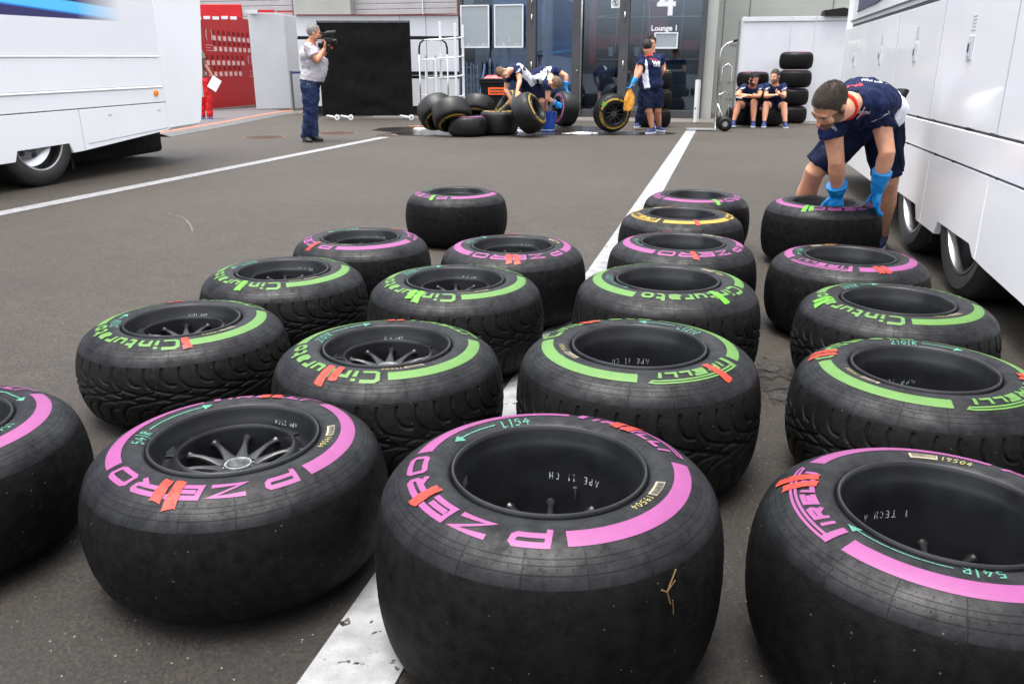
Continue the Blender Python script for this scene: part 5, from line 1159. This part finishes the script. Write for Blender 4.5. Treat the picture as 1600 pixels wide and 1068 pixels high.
def person(name_label, J, f, u, vox=.012, s=1.0, top='navy', top_len='short', bottom='shorts', bmat='navydark', skin='skin', hair='hairbrown', gloves=(0, 0), shoe='shoe', beard=None, panels=True,
           hands=((None, None, .35), (None, None, .35)), collar=None, belly=0.0, group=None, waistin=1.0, hairtop=.0, show_hands=(1, 1), arms=(1, 1), sleeve_end=.55, hem=.90, gi=1.06, pside=0, lids=False, ptt=-.25, hs=1.0):
    P = {k: (Vector(v) if len(v) == 3 and not isinstance(v[0], int) or isinstance(v, Vector) else at(*v)) for k, v in J.items()}
    f = Vector(f).normalized(); u = (Vector(u) - f * Vector(u).dot(f)).normalized(); r = f.cross(u).normalized()
    base = Vector(((P['an0'].x + P['an1'].x) / 2, (P['an0'].y + P['an1'].y) / 2, 0))
    t = thing('person', name_label, 'person', base, group=group)
    off = -base
    def MBo(): return MB()
    def fin(mb): mb.v = [tuple(Vector(v) + off) for v in mb.v]; return mb
    H = P['head']
    def hp(rr, ff, uu): return H + (r * rr + f * ff + u * uu) * s
    latS = (P['sh1'] - P['sh0']).normalized(); latH = (P['hip1'] - P['hip0']).normalized()
    # ---- body (one surface)
    b = MB()
    A3 = (r, f, u); s_b = s; s = s * hs
    ell(b, hp(0, -.012, .032), A3, (.074 * s, .095 * s, .086 * s)); ell(b, hp(0, .028, -.030), A3, (.058 * s, .062 * s, .075 * s)); ell(b, hp(0, .050, -.082), A3, (.040 * s, .040 * s, .032 * s)); ell(b, hp(0, .074, -.098), A3, (.020 * s, .018 * s, .018 * s))
    ell(b, hp(0, .076, .022), A3, (.046 * s, .016 * s, .013 * s)); etube(b, [hp(0, .080, .012), hp(0, .098, -.020), hp(0, .108, -.036)], [.009 * s, .011 * s, .015 * s], [.010 * s, .011 * s, .011 * s], r, 12)
    for q in (-1, 1):
        ell(b, hp(q * .042, .058, -.030), A3, (.022 * s, .020 * s, .020 * s))
        e0 = [r * q, f, u]; ell(b, hp(q * .077, -.012, -.012), (r, f, (u - f * .2).normalized()), (.0095 * s, .019 * s, .032 * s)); ell(b, hp(q * .050, -.005, -.060), A3, (.022 * s, .05 * s, .03 * s))
    ell(b, hp(0, .084, -.066), A3, (.024 * s, .012 * s, .008 * s)); ell(b, hp(0, .083, -.079), A3, (.020 * s, .012 * s, .007 * s))
    s = s_b; nk = P['neck']; etube(b, [hp(0, -.020, -.05), hp(0, -.012, -.085).lerp(nk, .3), nk], [.058 * s, .056 * s, .068 * s], [.058 * s, .056 * s, .062 * s], r)
    ch, wa, pe = P['chest'], P['waist'], P['pelvis']
    sp = [pe + (pe - wa).normalized() * .04 * s, pe, wa, ch.lerp(wa, .35), ch, ch.lerp(nk, .55), nk]
    la = [.14, .165, .140 * waistin, .155, .170, .125, .062]; lb = [.10, .118, .100, .112, .115, .085, .055]
    def torso(mb, inf, lo=0, fl=(False, False), hi=7, cut=0):
        # lateral axis turns from hips to shoulders
        m = MB(); pts = sp[lo:hi]; n = len(pts); seg = 24; vs = []; rings = []
        for i, p in enumerate(pts):
            i0 = i + lo; w = min(1, max(0, (i0 - 1) / 3)); lt = latH.lerp(latS, w)
            tg = (sp[min(i0 + 1, 6)] - sp[max(i0 - 1, 0)]).normalized(); l = (lt - tg * lt.dot(tg)).normalized(); d = tg.cross(l)
            bb = (belly if i0 in (2, 3) else belly * .4) * s
            if i0 == 6 and cut: p = p.lerp(sp[5], cut)
            rings.append((p, l, d, (la[i0] * gi + inf) * s, (lb[i0] * gi + inf) * s, bb))
        fd = f if abs(f.z) < .8 else u
        for p, l, d, a, b_, bb in rings:
            sg = 1 if d.dot(f) > 0 else -1
            for k in range(seg):
                q = 2 * math.pi * k / seg; y = math.sin(q) * b_; 
                if y * sg > 0: y += sg * bb * abs(math.sin(q))
                vs.append(p + l * a * math.cos(q) + d * y)
        fs = [(i * seg + k, i * seg + (k + 1) % seg, (i + 1) * seg + (k + 1) % seg, (i + 1) * seg + k) for i in range(n - 1) for k in range(seg)]
        fs.append(tuple(range(seg))[::-1]); fs.append(tuple((n - 1) * seg + k for k in range(seg))); mb.add(vs, fs)
    torso(b, -.012)
    for k in (0, 1):
        sh, el, wr = P['sh%d' % k], P['el%d' % k], P['wr%d' % k]; hip, kn, an, toe = P['hip%d' % k], P['kn%d' % k], P['an%d' % k], P['toe%d' % k]
        if arms[k]:
            etube(b, [sh.lerp(ch, .35), sh, sh.lerp(el, .35), sh.lerp(el, .75), el, el.lerp(wr, .25), el.lerp(wr, .6), wr], [x * s * gi for x in (.05, .056, .050, .043, .040, .043, .036, .027)], [x * s * gi for x in (.05, .055, .047, .041, .038, .039, .031, .022)], latS)
            if not gloves[k] and show_hands[k]:
                hd, hn, cu = hands[k]; hd = Vector(hd) if hd else (wr - el); hn = Vector(hn) if hn else Vector((0, 0, -1)); hand_specs(b, wr, hd, hn, 1 if k else -1, s, cu)
        cf = (kn - an).normalized(); back = Vector((toe.x - an.x, toe.y - an.y, 0)).normalized() * -.012 * s
        etube(b, [hip, hip.lerp(kn, .4), hip.lerp(kn, .8), kn, kn.lerp(an, .18) + back, kn.lerp(an, .38) + back * 1.6, kn.lerp(an, .75), an], [x * s * gi for x in (.085, .080, .064, .057, .054, .058, .041, .035)], [x * s * gi for x in (.090, .085, .066, .057, .052, .058, .041, .036)], latH)
    lipc = hp(0, .094, -.072); bc = hp(0, .05, -.085); mats = [M[skin], M['lip'], M[beard] if beard else M[skin]]
    lo_ = lambda c: (c - H + base)
    def bodymat(c):
        q = Vector(c) + base - H
        if q.length > .16 * s: return 0
        rr, ff, uu = q.dot(r) / s, q.dot(f) / s, q.dot(u) / s
        if abs(rr) < .024 and ff > .082 and -.084 < uu < -.062: return 1
        if beard and ((ff > -.0 and uu < -.045 - .3 * max(0, ff - .075) and uu > -.13) or (abs(rr) > .045 and -.01 < ff < .045 and uu < .0 and uu > -.1)): return 2
        return 0
    body = remesh(fin(b), 'body', vox, mats, t, 2, matfn=bodymat)
    # ---- hair
    s = s_b * hs
    bm = bmesh.new(); bmesh.ops.create_icosphere(bm, subdivisions=5 if vox < .008 else 4, radius=1)
    dl = []
    for v in bm.verts:
        c = v.co; jit = 1 + .018 * noise.noise(c * 9) + .016 * noise.noise(c * 30); tp_ = 1 + hairtop * max(0, c.z)
        uu = c.z * (.0885 if vox < .008 else .0915) * tp_ * jit + .033; ff = c.y * .1005 * jit - .014; rr = c.x * (.0755 if vox < .008 else .0785) * jit
        line = np.interp(ff, [-.12, -.045, -.012, .02, .045, .075], [-.088, -.070, -.022, .006, .052, .074]) + .006 * noise.noise(c * 14)
        if uu < line: dl.append(v)
        v.co = hp(rr, ff, uu) - base
    bmesh.ops.delete(bm, geom=dl, context='VERTS'); rs_ = random.Random(4); big = vox < .008
    bm.normal_update(); base_v = [(v.co.copy(), v.normal.copy()) for v in bm.verts]; cc = hp(0, -.014, .033) - base
    for k in range(9000 if big else 1600):
        c0, n0 = base_v[rs_.randrange(len(base_v))]; c0 = c0 + Vector((rs_.uniform(-1, 1), rs_.uniform(-1, 1), rs_.uniform(-1, 1))) * .002; n0 = (c0 - cc).normalized()
        d0 = (n0 * .55 + f * .55 + u * -.1 + Vector((rs_.uniform(-.4, .4), rs_.uniform(-.4, .4), rs_.uniform(-.4, .4)))).normalized(); ln = (.011 if big else .013) * (.6 + .6 * max(0, n0.dot(u))); w0 = d0.cross(n0).normalized() * (.0009 if big else .0026)
        bm.faces.new([bm.verts.new(c0 - w0), bm.verts.new(c0 + w0), bm.verts.new(c0 + d0 * ln)])
    me = bpy.data.meshes.new('hair'); bm.to_mesh(me); bm.free(); link('hair', me, M[hair], t, smooth=True)
    for q in (-1, 1):
        g = MB(); ell(g, hp(q * .031, .0735, -.004) - base, A3, (.0115 * s, .010 * s, (.0016 if lids else .0065) * s), 12); e = g.build('eye', M['eye'], t, smooth=True)
        g = MB(); ell(g, hp(q * .031, .0805, -.0045) - base, A3, (.0055 * s, .0035 * s, (.0016 if lids else .0055) * s), 10); g.build('iris', M['iris'], e, smooth=True)
        g = MB(); etube(g, [hp(q * .016, .089, .018) - base, hp(q * .034, .088, .023) - base, hp(q * .048, .077, .017) - base], [.0025, .0035, .002], [.003, .004, .0025], u, 8); g.build('eyebrow', M[hair], t, smooth=True)
    # ---- shirt
    s = s_b
    b = MB(); torso(b, .012, 1, hi=7, cut=.25); arm_ax = []
    hem_ = pe.lerp(wa, -.12)
    for k in (0, 1):
        sh, el, wr = P['sh%d' % k], P['el%d' % k], P['wr%d' % k]
        if not arms[k]: continue
        if top_len == 'short':
            e = sh.lerp(el, sleeve_end); etube(b, [sh.lerp(ch, .45), sh, sh.lerp(el, sleeve_end * .6), e], [x * s * gi for x in (.074, .072, .068, .070)], [x * s * gi for x in (.076, .070, .066, .068)], latS, flat=(False, True))
        else: etube(b, [sh.lerp(ch, .45), sh, el, wr], [x * s for x in (.07, .068, .056, .04)], [x * s for x in (.07, .066, .054, .04)], latS, flat=(False, True))
        arm_ax.append((sh, el))
    axis = (pe - ch); al = axis.length; ad = axis.normalized()
    def shirtmat(c):
        if not panels: return 0
        q = Vector(c) + base; tt = (q - ch).dot(ad) / al; la_ = abs((q - ch - ad * (q - ch).dot(ad)).dot(latS))
        for (a_, e_) in arm_ax:
            d_ = (e_ - a_).normalized(); w_ = (q - a_).dot(d_)
            if w_ > .02 and (q - a_ - d_ * w_).length < .085 * s: return 0
        if pside and (q - ch - ad * (q - ch).dot(ad)).dot(latS) * pside < 0: return 0
        return 1 if (.095 * s < la_ < .17 * s and ptt < tt < 1.3) else 0
    shirt = remesh(fin(b), 'shirt', vox, [M[top], M['shirtwhite']], t, 2, .015 * s, 9, shirtmat)
    if collar:
        g = MB(); cdir = (hp(0, -.012, -.085) - nk).normalized(); l = (r - cdir * r.dot(cdir)).normalized(); d = cdir.cross(l); c0 = nk.lerp(hp(0, -.012, -.085), .30)
        g.tube([c0 + l * .064 * s * math.cos(a) + d * .066 * s * math.sin(a) - cdir * .012 * s * math.sin(a) - base for a in [i / 24 * 6.283 for i in range(24)]], .009 * s, 8, closed=True); g.build('collar', M[collar], t, smooth=True)
    # ---- shorts or trousers
    b = MB(); torso(b, .006, 0, hi=2)
    for k in (0, 1):
        hip, kn, an = P['hip%d' % k], P['kn%d' % k], P['an%d' % k]
        if bottom == 'shorts': etube(b, [hip.lerp(pe, .3), hip, hip.lerp(kn, .5), hip.lerp(kn, hem)], [x * s * gi for x in (.105, .106, .100, .094)], [x * s * gi for x in (.108, .110, .102, .094)], latH, flat=(False, True))
        else: etube(b, [hip.lerp(pe, .3), hip, hip.lerp(kn, .5), kn, kn.lerp(an, .5), an + (an - kn).normalized() * .03], [x * s * gi for x in (.10, .102, .092, .074, .068, .062)], [x * s * gi for x in (.105, .110, .098, .078, .070, .066)], latH, flat=(False, True))
    remesh(fin(b), 'shorts' if bottom == 'shorts' else 'trousers', vox, M[bmat], t, 2, .017 * s, 8)
    # ---- shoes
    for k in (0, 1):
        an, toe = P['an%d' % k], P['toe%d' % k]; d = Vector((toe.x - an.x, toe.y - an.y, 0)); d = d.normalized() if d.length > .01 else Vector((0, -1, 0)); l = Vector((-d.y, d.x, 0)); z0 = an.z - .075 * s
        z0 = max(z0, .0) if an.z < .16 else an.z - .08
        c = Vector((an.x, an.y, z0)); g = MB()
        etube(g, [c - d * .055 * s + Vector((0, 0, .045 * s)), c + d * .03 * s + Vector((0, 0, .045 * s)), c + d * .11 * s + Vector((0, 0, .036 * s)), c + d * .185 * s + Vector((0, 0, .030 * s))], [.036 * s, .040 * s, .046 * s, .034 * s], [.040 * s, .044 * s, .034 * s, .022 * s], l)
        etube(g, [c + Vector((0, 0, .05 * s)), c + Vector((0, 0, .115 * s))], .043 * s, .043 * s, l, flat=(False, True)); sh_ = remesh(fin(g), 'shoe', max(.005, vox * .6), M[shoe], t, 2)
        g = MB(); ol = [(-.095, -.022), (-.085, -.034), (0, -.036), (.10, -.047), (.16, -.044), (.205, -.022), (.215, 0), (.205, .022), (.16, .044), (.10, .047), (0, .036), (-.085, .034), (-.095, .022)]
        g.prism([(x * s, y * s) for x, y in ol], c - base + Vector((0, 0, .001)), d, l, (0, 0, 1), .022 * s); g.build('sole', M['sole'] if shoe == 'shoe' else M['black'], sh_)
    # ---- gloves
    for k in (0, 1):
        if gloves[k] and arms[k]:
            el, wr = P['el%d' % k], P['wr%d' % k]; g = MB(); hd, hn, cu = hands[k]; hd = Vector(hd) if hd else (wr - el); hn = Vector(hn) if hn else Vector((0, 0, -1))
            hand_specs(g, wr, hd, hn, 1 if k else -1, s, cu, .16, 1.12); c0 = wr.lerp(el, gloves[k]); etube(g, [c0, wr.lerp(el, gloves[k] * .5), wr], [.060 * s, .052 * s, .040 * s], [.052 * s, .046 * s, .034 * s], hd.cross(hn), flat=(True, False))
            remesh(fin(g), 'glove', .0042 if vox < .008 else .009, M['glove'], t, 1, .004, 26)
    return t, P, shirt, body
def decal(txt, shirt, pos, xdir, ydir, size, m, offset=.0, sx=1.0, par=None, base=None, name='shirt_lettering', mesh=None):
    """text laid onto the cloth"""
    base = base or shirt.parent.location; bv = BVHTree.FromPolygons([v.co.copy() for v in shirt.data.vertices], [p.vertices[:] for p in shirt.data.polygons])
    p = Vector(pos) - base; c, nrm, i, d = bv.find_nearest(p); X = Vector(xdir); X = (X - nrm * X.dot(nrm)).normalized(); Y = Vector(ydir); Y = (Y - nrm * Y.dot(nrm) - X * Y.dot(X)).normalized()
    me = mesh or text_mesh(txt, size, offset); bm = bmesh.new(); bm.from_mesh(me)
    if size > .015:
        bmesh.ops.subdivide_edges(bm, edges=[e for e in bm.edges if e.calc_length() > size * .4], cuts=1)
    for v in bm.verts:
        q = c + X * v.co.x * sx + Y * v.co.y; h, n2, i2, d2 = bv.find_nearest(q); v.co = h + n2 * .0022 if h is not None else q
    bm.to_mesh(me); bm.free(); return link(name, me, m, shirt)

# main mechanic, bent over the tyre
t, P, shirt, body = person('bearded mechanic bent over a pink banded tyre in navy kit with long blue gloves', dict(
    head=(1296, 165, 4.13), neck=(1325, 162, 4.32), chest=(1340, 163, 4.50), waist=(1357, 163, 4.72), pelvis=(1364, 178, 4.90),
    sh0=(1298, 175, 4.47), el0=(1307, 252, 4.47), wr0=(1308, 303, 4.60), sh1=(1372, 165, 4.52), el1=(1386, 238, 4.42), wr1=(1371, 297, 4.50),
    hip0=(1343, 192, 4.92), kn0=(1273, 268, 4.98), an0=(1240, 352, 5.22), toe0=(1225, 380, 5.0), hip1=(1380, 192, 4.92), kn1=(1388, 282, 4.92), an1=(1376, 372, 5.14), toe1=(1366, 392, 4.9)),
    f=(-.62, -.22, -.72), u=(-.52, -.60, .56), vox=.0062, skin='skin', hair='hairbrown', beard='stubble', gloves=(.30, .52), collar='redtrim', group='mechanics in navy team kit', waistin=1.0, lids=True, pside=1, ptt=.62, hs=.93,
    hands=(((.02, .05, -1), (0, 1, 0), .25), ((.10, .10, -1), (-1, .1, 0), .22)), sleeve_end=.50)
wt, rd = M['signwhite'], mat('red_print', lin((205, 60, 60)), .7)
decal('MARTINI', shirt, at(1347, 186, 4.28), (1, .1, .0), (0, 0, 1), .027, wt, .0004)
g = MB(); g.lathe([(0, 0), (.012, 0)], 20); me = bpy.data.meshes.new('badge'); me.from_pydata(g.v, [], g.f); decal('', shirt, at(1347.5, 184.5, 4.30), (1, .1, 0), (0, 0, 1), .012, rd, mesh=me, name='shirt_badge')
for dx, m_ in ((-3.2, 'sole'), (0, 'redtrim'), (3.2, 'denim')):
    g = MB(); g.add([(-.0022, -.045, 0), (.0022, -.045, 0), (.0022, .045, 0), (-.0022, .045, 0)], [(0, 1, 2, 3)]); me = bpy.data.meshes.new('stripe'); me.from_pydata([(a, -.045 + .01 * i, 0) for i in range(10) for a in (-.0022, .0022)], [], [(2 * i, 2 * i + 1, 2 * i + 3, 2 * i + 2) for i in range(9)])
    decal('', shirt, at(1348 + dx * .6, 183, 4.30), (1, .1, 0), (0, 0, 1), .012, M[m_], mesh=me, name='shirt_stripe')
decal('WILLIAMS', shirt, at(1358, 137, 4.45), (1, .2, -.35), (0, .6, .8), .034, wt, .0008)
decal('MARTINI', shirt, at(1329, 133, 4.38), (1, .05, .15), (0, .6, .8), .032, rd, .0008)
decal('RACING', shirt, at(1330, 121, 4.75), (1, .0, .0), (0, .8, .6), .05, wt, .0015)
decal('HACKETT', shirt, at(1376, 183, 4.38), (.62, .1, .78), (-.5, -.1, .8), .025, wt, .0003)
decal('RANDSTAD', shirt, at(1379, 191, 4.38), (.62, .1, .78), (-.5, -.1, .8), .020, wt, .0007)
decal('PiRELLi', shirt, at(1337, 164, 4.30), (.25, .0, -1), (1, 0, .2), .024, wt, .0006)
decal('ORiS', shirt, at(1281, 192, 4.30), (.8, 0, -.5), (.3, 0, 1), .018, wt, .0004)
decal('HACKETT', shirt, at(1283, 201, 4.30), (.8, 0, -.5), (.3, 0, 1), .018, wt, .0004)
b0 = t.location
g = MB(); g.box((0, 0, 0), (.03, .11, .16), M=Matrix.Rotation(.4, 4, 'Y'), bev=.008); g.v = [tuple(Vector(v) + at(1401, 160, 4.92) - b0) for v in g.v]; g.build('belt_pouch', M['black'], t)

TEAM = 'mechanics in navy team kit'
# photographer
Y = 13.03
t, P, shirt, body = person('grey haired photographer in checked shirt and jeans filming with a shoulder camera', dict(
    head=(491, 52, Y), neck=(483, 68, Y), chest=(483, 84, Y), waist=(485, 108, Y), pelvis=(484, 126, Y),
    sh0=(481, 74, Y - .17), el0=(496, 96, Y - .20), wr0=(507, 76, Y - .12), sh1=(486, 73, Y + .18), el1=(500, 94, Y + .2), wr1=(511, 76, Y + .1),
    hip0=(483, 130, Y - .09), kn0=(484, 172, Y - .10), an0=(478, 214, Y - .06), toe0=(484, 221, Y - .2), hip1=(487, 130, Y + .09), kn1=(488, 171, Y + .08), an1=(490, 212, Y + .0), toe1=(503, 221, Y - .12)),
    f=(1, .25, -.05), u=(0, 0, 1), vox=.012, skin='skin2', hair='hairgrey', top='plaid', bottom='long', bmat='denim', shoe='boot', panels=False, belly=.13, gi=1.18,
    hands=(((.2, .1, 1), (1, 0, 0), .7), ((.2, .1, 1), (1, 0, 0), .7)), sleeve_end=.62)
bc = at(507, 65, Y)
t = thing('video_camera', 'black shoulder video camera with foam microphone held by the grey haired photographer', 'video camera', bc)
g = MB(); g.box((.01, 0, 0), (.22, .085, .095), bev=.012); g.build('body', M['black'], t, auto=40)
g = MB(); g.tube([(.11, 0, 0), (.15, 0, 0), (.18, 0, 0)], [.034, .038, .040], 18); g.build('lens', M['black'], t, auto=40)
g = MB(); g.tube([(.0, 0, .08), (.04, 0, .125), (.17, 0, .135)], [.010, .022, .022], 14); g.build('microphone', mat('mic_foam', (.05, .05, .055), .9), t, smooth=True)
g = MB(); g.tube([(-.12, 0, .06), (-.10, 0, .11), (.10, 0, .12), (.14, 0, .06)], .010, 8); g.build('handle', M['black'], t)
g = MB(); g.box((-.06, -.055, .0), (.07, .012, .05), bev=.003); g.build('side_screen', M['steel'], t)
g = MB(); g.box((.04, -.03, -.1), (.05, .04, .10), bev=.01); g.box((.1, .0, -.09), (.02, .05, .03), 1); g.build('grip', [M['black'], M['red']], t)

# standing mechanic with the cloth
Y = 14.75
def LOC(px, py, y): return at(px, py, y)
t, P, shirt, body = person('standing mechanic seen from behind, blue glove holding a chamois cloth beside the yellow banded wheel', dict(
    head=(1012, 74, Y), neck=(1014, 86, Y), chest=(1017, 100, Y), waist=(1019, 121, Y), pelvis=(1021, 136, Y),
    sh0=(1004, 91, Y), el0=(1000, 113, Y - .10), wr0=(989, 130, Y - .15), sh1=(1031, 90, Y + .05), el1=(1034, 110, Y + .15), wr1=(1030, 124, Y + .35),
    hip0=(1016, 142, Y), kn0=(1014, 173, Y - .05), an0=(1019, 202, Y), toe0=(1005, 208, Y - .25), hip1=(1027, 142, Y), kn1=(1028, 172, Y), an1=(1030, 198, Y + .25), toe1=(1036, 203, Y + .1)),
    f=(.25, .95, -.15), u=(-.1, 0, 1), skin='skin2', hair='hairblack', gloves=(.45, 0), collar='redtrim', pside=-1, group=TEAM, hands=(((-.55, 0, -.85), (.8, 0, -.5), .5), (None, None, .4)), hairtop=.06)
decal('WR', shirt, at(1031, 97, Y - .2), (1, 0, 0), (0, 0, 1), .10, wt, .006); decal('MARTINI', shirt, at(1024, 88.5, Y - .2), (1, 0, -.1), (0, 0, 1), .045, rd, .001); decal('RACING', shirt, at(1031, 103, Y - .2), (1, 0, 0), (0, 0, 1), .035, wt, .001)
c = P['wr0'] + Vector((-.055, 0, -.09)); rnd = random.Random(8); n1, n2 = 14, 22; vs = []
for j in range(n2 + 1):
    for i in range(n1):
        a = i / n1 * 6.283; q = j / n2; rr = .02 + .075 * math.sin(min(1, q * 1.6) * 1.57) * (1 - .35 * q) * (1 + .4 * math.sin(a * 3 + 5 * q)); z = -.36 * q
        vs.append(c + Vector((rr * math.cos(a) - .05 * math.sin(q * 3) * 0, rr * .6 * math.sin(a), z + .02 * math.sin(a * 4))))
g = MB(); g.add(vs, [(j * n1 + i, j * n1 + (i + 1) % n1, (j + 1) * n1 + (i + 1) % n1, (j + 1) * n1 + i) for j in range(n2) for i in range(n1)]); tag(g.build('chamois_cloth', M['leather'], smooth=True), 'crumpled tan chamois cloth hanging from the blue glove over the yellow banded wheel', 'cloth')
# man behind him
Y = 15.55
person('dark haired mechanic facing the camera, mostly hidden behind the standing one', dict(
    head=(1018, 68, Y), neck=(1018, 80, Y), chest=(1017, 95, Y), waist=(1016, 116, Y), pelvis=(1014, 130, Y),
    sh0=(1002, 88, Y), el0=(996, 108, Y), wr0=(992, 124, Y - .05), sh1=(1034, 88, Y), el1=(1037, 108, Y), wr1=(1030, 116, Y - .2),
    hip0=(1008, 135, Y), kn0=(1003, 164, Y), an0=(997, 192, Y), toe0=(992, 196, Y - .25), hip1=(1020, 135, Y), kn1=(1020, 164, Y), an1=(1021, 192, Y), toe1=(1021, 198, Y - .25)),
    f=(-.2, -1, -.1), u=(0, 0, 1), skin='skin', hair='hairblack', bottom='long', group=TEAM, hands=(((0, 0, -1), (1, 0, 0), .5), (None, None, .5)), panels=False)
# seated pair
def seated(label, j, f, u, **k): return person(label, j, f, u, group=TEAM, bottom='shorts', panels=False, **k)
Y = 16.35
t, P, s1, b1 = seated('bearded seated mechanic leaning on his knees, left of the two on the tyres', dict(
    head=(1178, 124, Y - .15), neck=(1176, 135, Y), chest=(1174, 145, Y + .08), waist=(1172, 157, Y + .25), pelvis=(1171, 166, Y + .33),
    sh0=(1163, 136, Y), el0=(1151, 149, Y - .15), wr0=(1168, 149, Y - .35), sh1=(1190, 136, Y), el1=(1186, 150, Y - .2), wr1=(1163, 151, Y - .36),
    hip0=(1165, 168, Y + .28), kn0=(1154, 162, Y - .15), an0=(1146, 191, Y - .2), toe0=(1146, 196, Y - .5), hip1=(1178, 168, Y + .28), kn1=(1178, 159, Y - .15), an1=(1177, 192, Y - .2), toe1=(1176, 198, Y - .5)),
    (.45, -.8, -.45), (.1, -.2, 1), skin='skin2', hair='hairblack', beard='hairblack', hands=(((1, 0, 0), (0, 0, -1), .4), ((-1, 0, 0), (0, 0, -1), .4)), hem=.62, hairtop=.08)
for x, y in ((1157.5, 135), (1185, 137)): decal('HACKETT', s1, at(x, y, Y - .3), (1, 0, .4), (0, 0, 1), .045, wt, .002)
t, P, s2, b2 = seated('seated mechanic with short brown hair looking left, right one of the two on tyres', dict(
    head=(1211, 120, Y - .05), neck=(1211, 132, Y), chest=(1211, 143, Y + .08), waist=(1210, 156, Y + .25), pelvis=(1210, 166, Y + .33),
    sh0=(1198, 135, Y), el0=(1196, 151, Y - .12), wr0=(1209, 149, Y - .34), sh1=(1225, 135, Y), el1=(1225, 151, Y - .12), wr1=(1219, 147, Y - .34),
    hip0=(1204, 168, Y + .28), kn0=(1197, 163, Y - .15), an0=(1194, 192, Y - .2), toe0=(1193, 199, Y - .5), hip1=(1217, 168, Y + .28), kn1=(1225, 164, Y - .15), an1=(1227, 193, Y - .2), toe1=(1231, 199, Y - .5)),
    (-.75, -.65, -.1), (0, 0, 1), skin='skin', hair='hairbrown', beard='stubble', hands=(((1, -.1, .3), (0, 0, -1), .7), ((-1, -.1, .5), (0, 0, -1), .7)), hem=.62, hairtop=.12)
for x, y in ((1197, 134), (1226, 134)): decal('HACKETT', s2, at(x, y, Y - .3), (1, 0, .4), (0, 0, 1), .045, wt, .002)
c = at(1155, 153, 15.95); g = MB(); g.box((0, 0, 0), (.10, .06, .02), bev=.004); t = thing('phone', 'small white phone resting on the knee of the left seated man', 'phone', c, (0, .2, .2)); g.build('case', M['signwhite'], t)
# bare handed mechanic tilting the tyre
Y = 14.75
t, P, s3, b3 = person('bending mechanic with bare hands pressing on the tilted yellow banded tyre', dict(
    head=(785, 114, Y - .25), neck=(796, 111, Y - .15), chest=(805, 112, Y), waist=(818, 121, Y + .15), pelvis=(827, 132, Y + .25),
    sh0=(793, 120, Y + .06), el0=(791, 140, Y + .05), wr0=(798, 155, Y - .05), sh1=(809, 108, Y - .15), el1=(812, 127, Y - .25), wr1=(808, 142, Y - .35),
    hip0=(824, 137, Y + .3), kn0=(815, 165, Y + .2), an0=(820, 194, Y + .55), toe0=(812, 197, Y + .4), hip1=(832, 137, Y + .2), kn1=(828, 166, Y + .2), an1=(834, 196, Y + .55), toe1=(828, 198, Y + .4)),
    f=(.45, -.55, -.75), u=(-.75, -.35, .35), skin='skin', hair='hairsand', group=TEAM, hands=(((.3, 0, -1), (0, 1, 0), .3), ((.05, -.45, -.8), (.2, .5, -.8), .15)), sleeve_end=.45, pside=1)
decal('RANDSTAD', s3, at(806, 107, Y - .35), (.6, 0, .8), (-.8, 0, .6), .05, wt, .002)
# blue gloved crouching mechanic
t, P, s4, b4 = person('bending mechanic with blue gloves rolling the pink banded tyre, head hanging down', dict(
    head=(867, 130, Y - .30), neck=(860, 121, Y - .12), chest=(852, 117, Y), waist=(838, 118, Y + .2), pelvis=(829, 128, Y + .35),
    sh0=(856, 131, Y - .22), el0=(856, 154, Y - .20), wr0=(868, 161, Y - .1), sh1=(868, 110, Y + .05), el1=(885, 119, Y), wr1=(884, 134, Y - .02),
    hip0=(834, 135, Y + .20), kn0=(846, 158, Y + .1), an0=(840, 194, Y + .5), toe0=(848, 198, Y + .3), hip1=(836, 130, Y + .45), kn1=(852, 155, Y + .4), an1=(850, 190, Y + .8), toe1=(858, 193, Y + .6)),
    f=(.1, .25, -1), u=(.75, -.6, .1), skin='skin', hair='hairsand', group=TEAM, gloves=(.25, .4), hands=(((.9, 0, -.45), (0, 1, 0), .6), ((.25, -.1, -.9), (0, 0, -1), .4)), sleeve_end=.45, pside=-1)
decal('WR', s4, at(851, 108, Y - .1), (.2, .3, -.9), (1, 0, .2), .16, wt, .012); decal('WILLIAMS RACING', s4, at(858, 113, Y - .1), (-.3, .2, -.9), (1, 0, -.2), .045, wt, .001)
# man in red, mostly behind the left truck
Y = 18.6
person('person in red trousers holding a white sheet, mostly hidden behind the left truck', dict(
    head=(303, 66, Y), neck=(303, 76, Y), chest=(303, 88, Y), waist=(306, 108, Y), pelvis=(310, 122, Y),
    sh0=(294, 82, Y), el0=(293, 102, Y), wr0=(295, 120, Y - .1), sh1=(313, 82, Y), el1=(321, 102, Y), wr1=(332, 120, Y - .1),
    hip0=(307, 126, Y), kn0=(314, 154, Y), an0=(316, 182, Y), toe0=(318, 187, Y - .3), hip1=(318, 126, Y), kn1=(326, 154, Y), an1=(328, 182, Y), toe1=(331, 187, Y - .3)),
    f=(.6, -.8, 0), u=(0, 0, 1), skin='skindark', hair='hairblack', top='greycloth', bottom='long', bmat='redcloth', shoe='shoe', panels=False, hands=((None, (1, 0, 0), .4), (None, (-1, 0, 0), .5)))
c = at(335, 131, Y - .2); g = MB(); g.box((0, 0, 0), (.21, .004, .27), M=Matrix.Rotation(.6, 4, 'Y')); g.v = [tuple(Vector(v) + c) for v in g.v]; tag(g.build('paper_sheet', M['paper']), 'white sheet of paper held by the person in red trousers', 'paper')
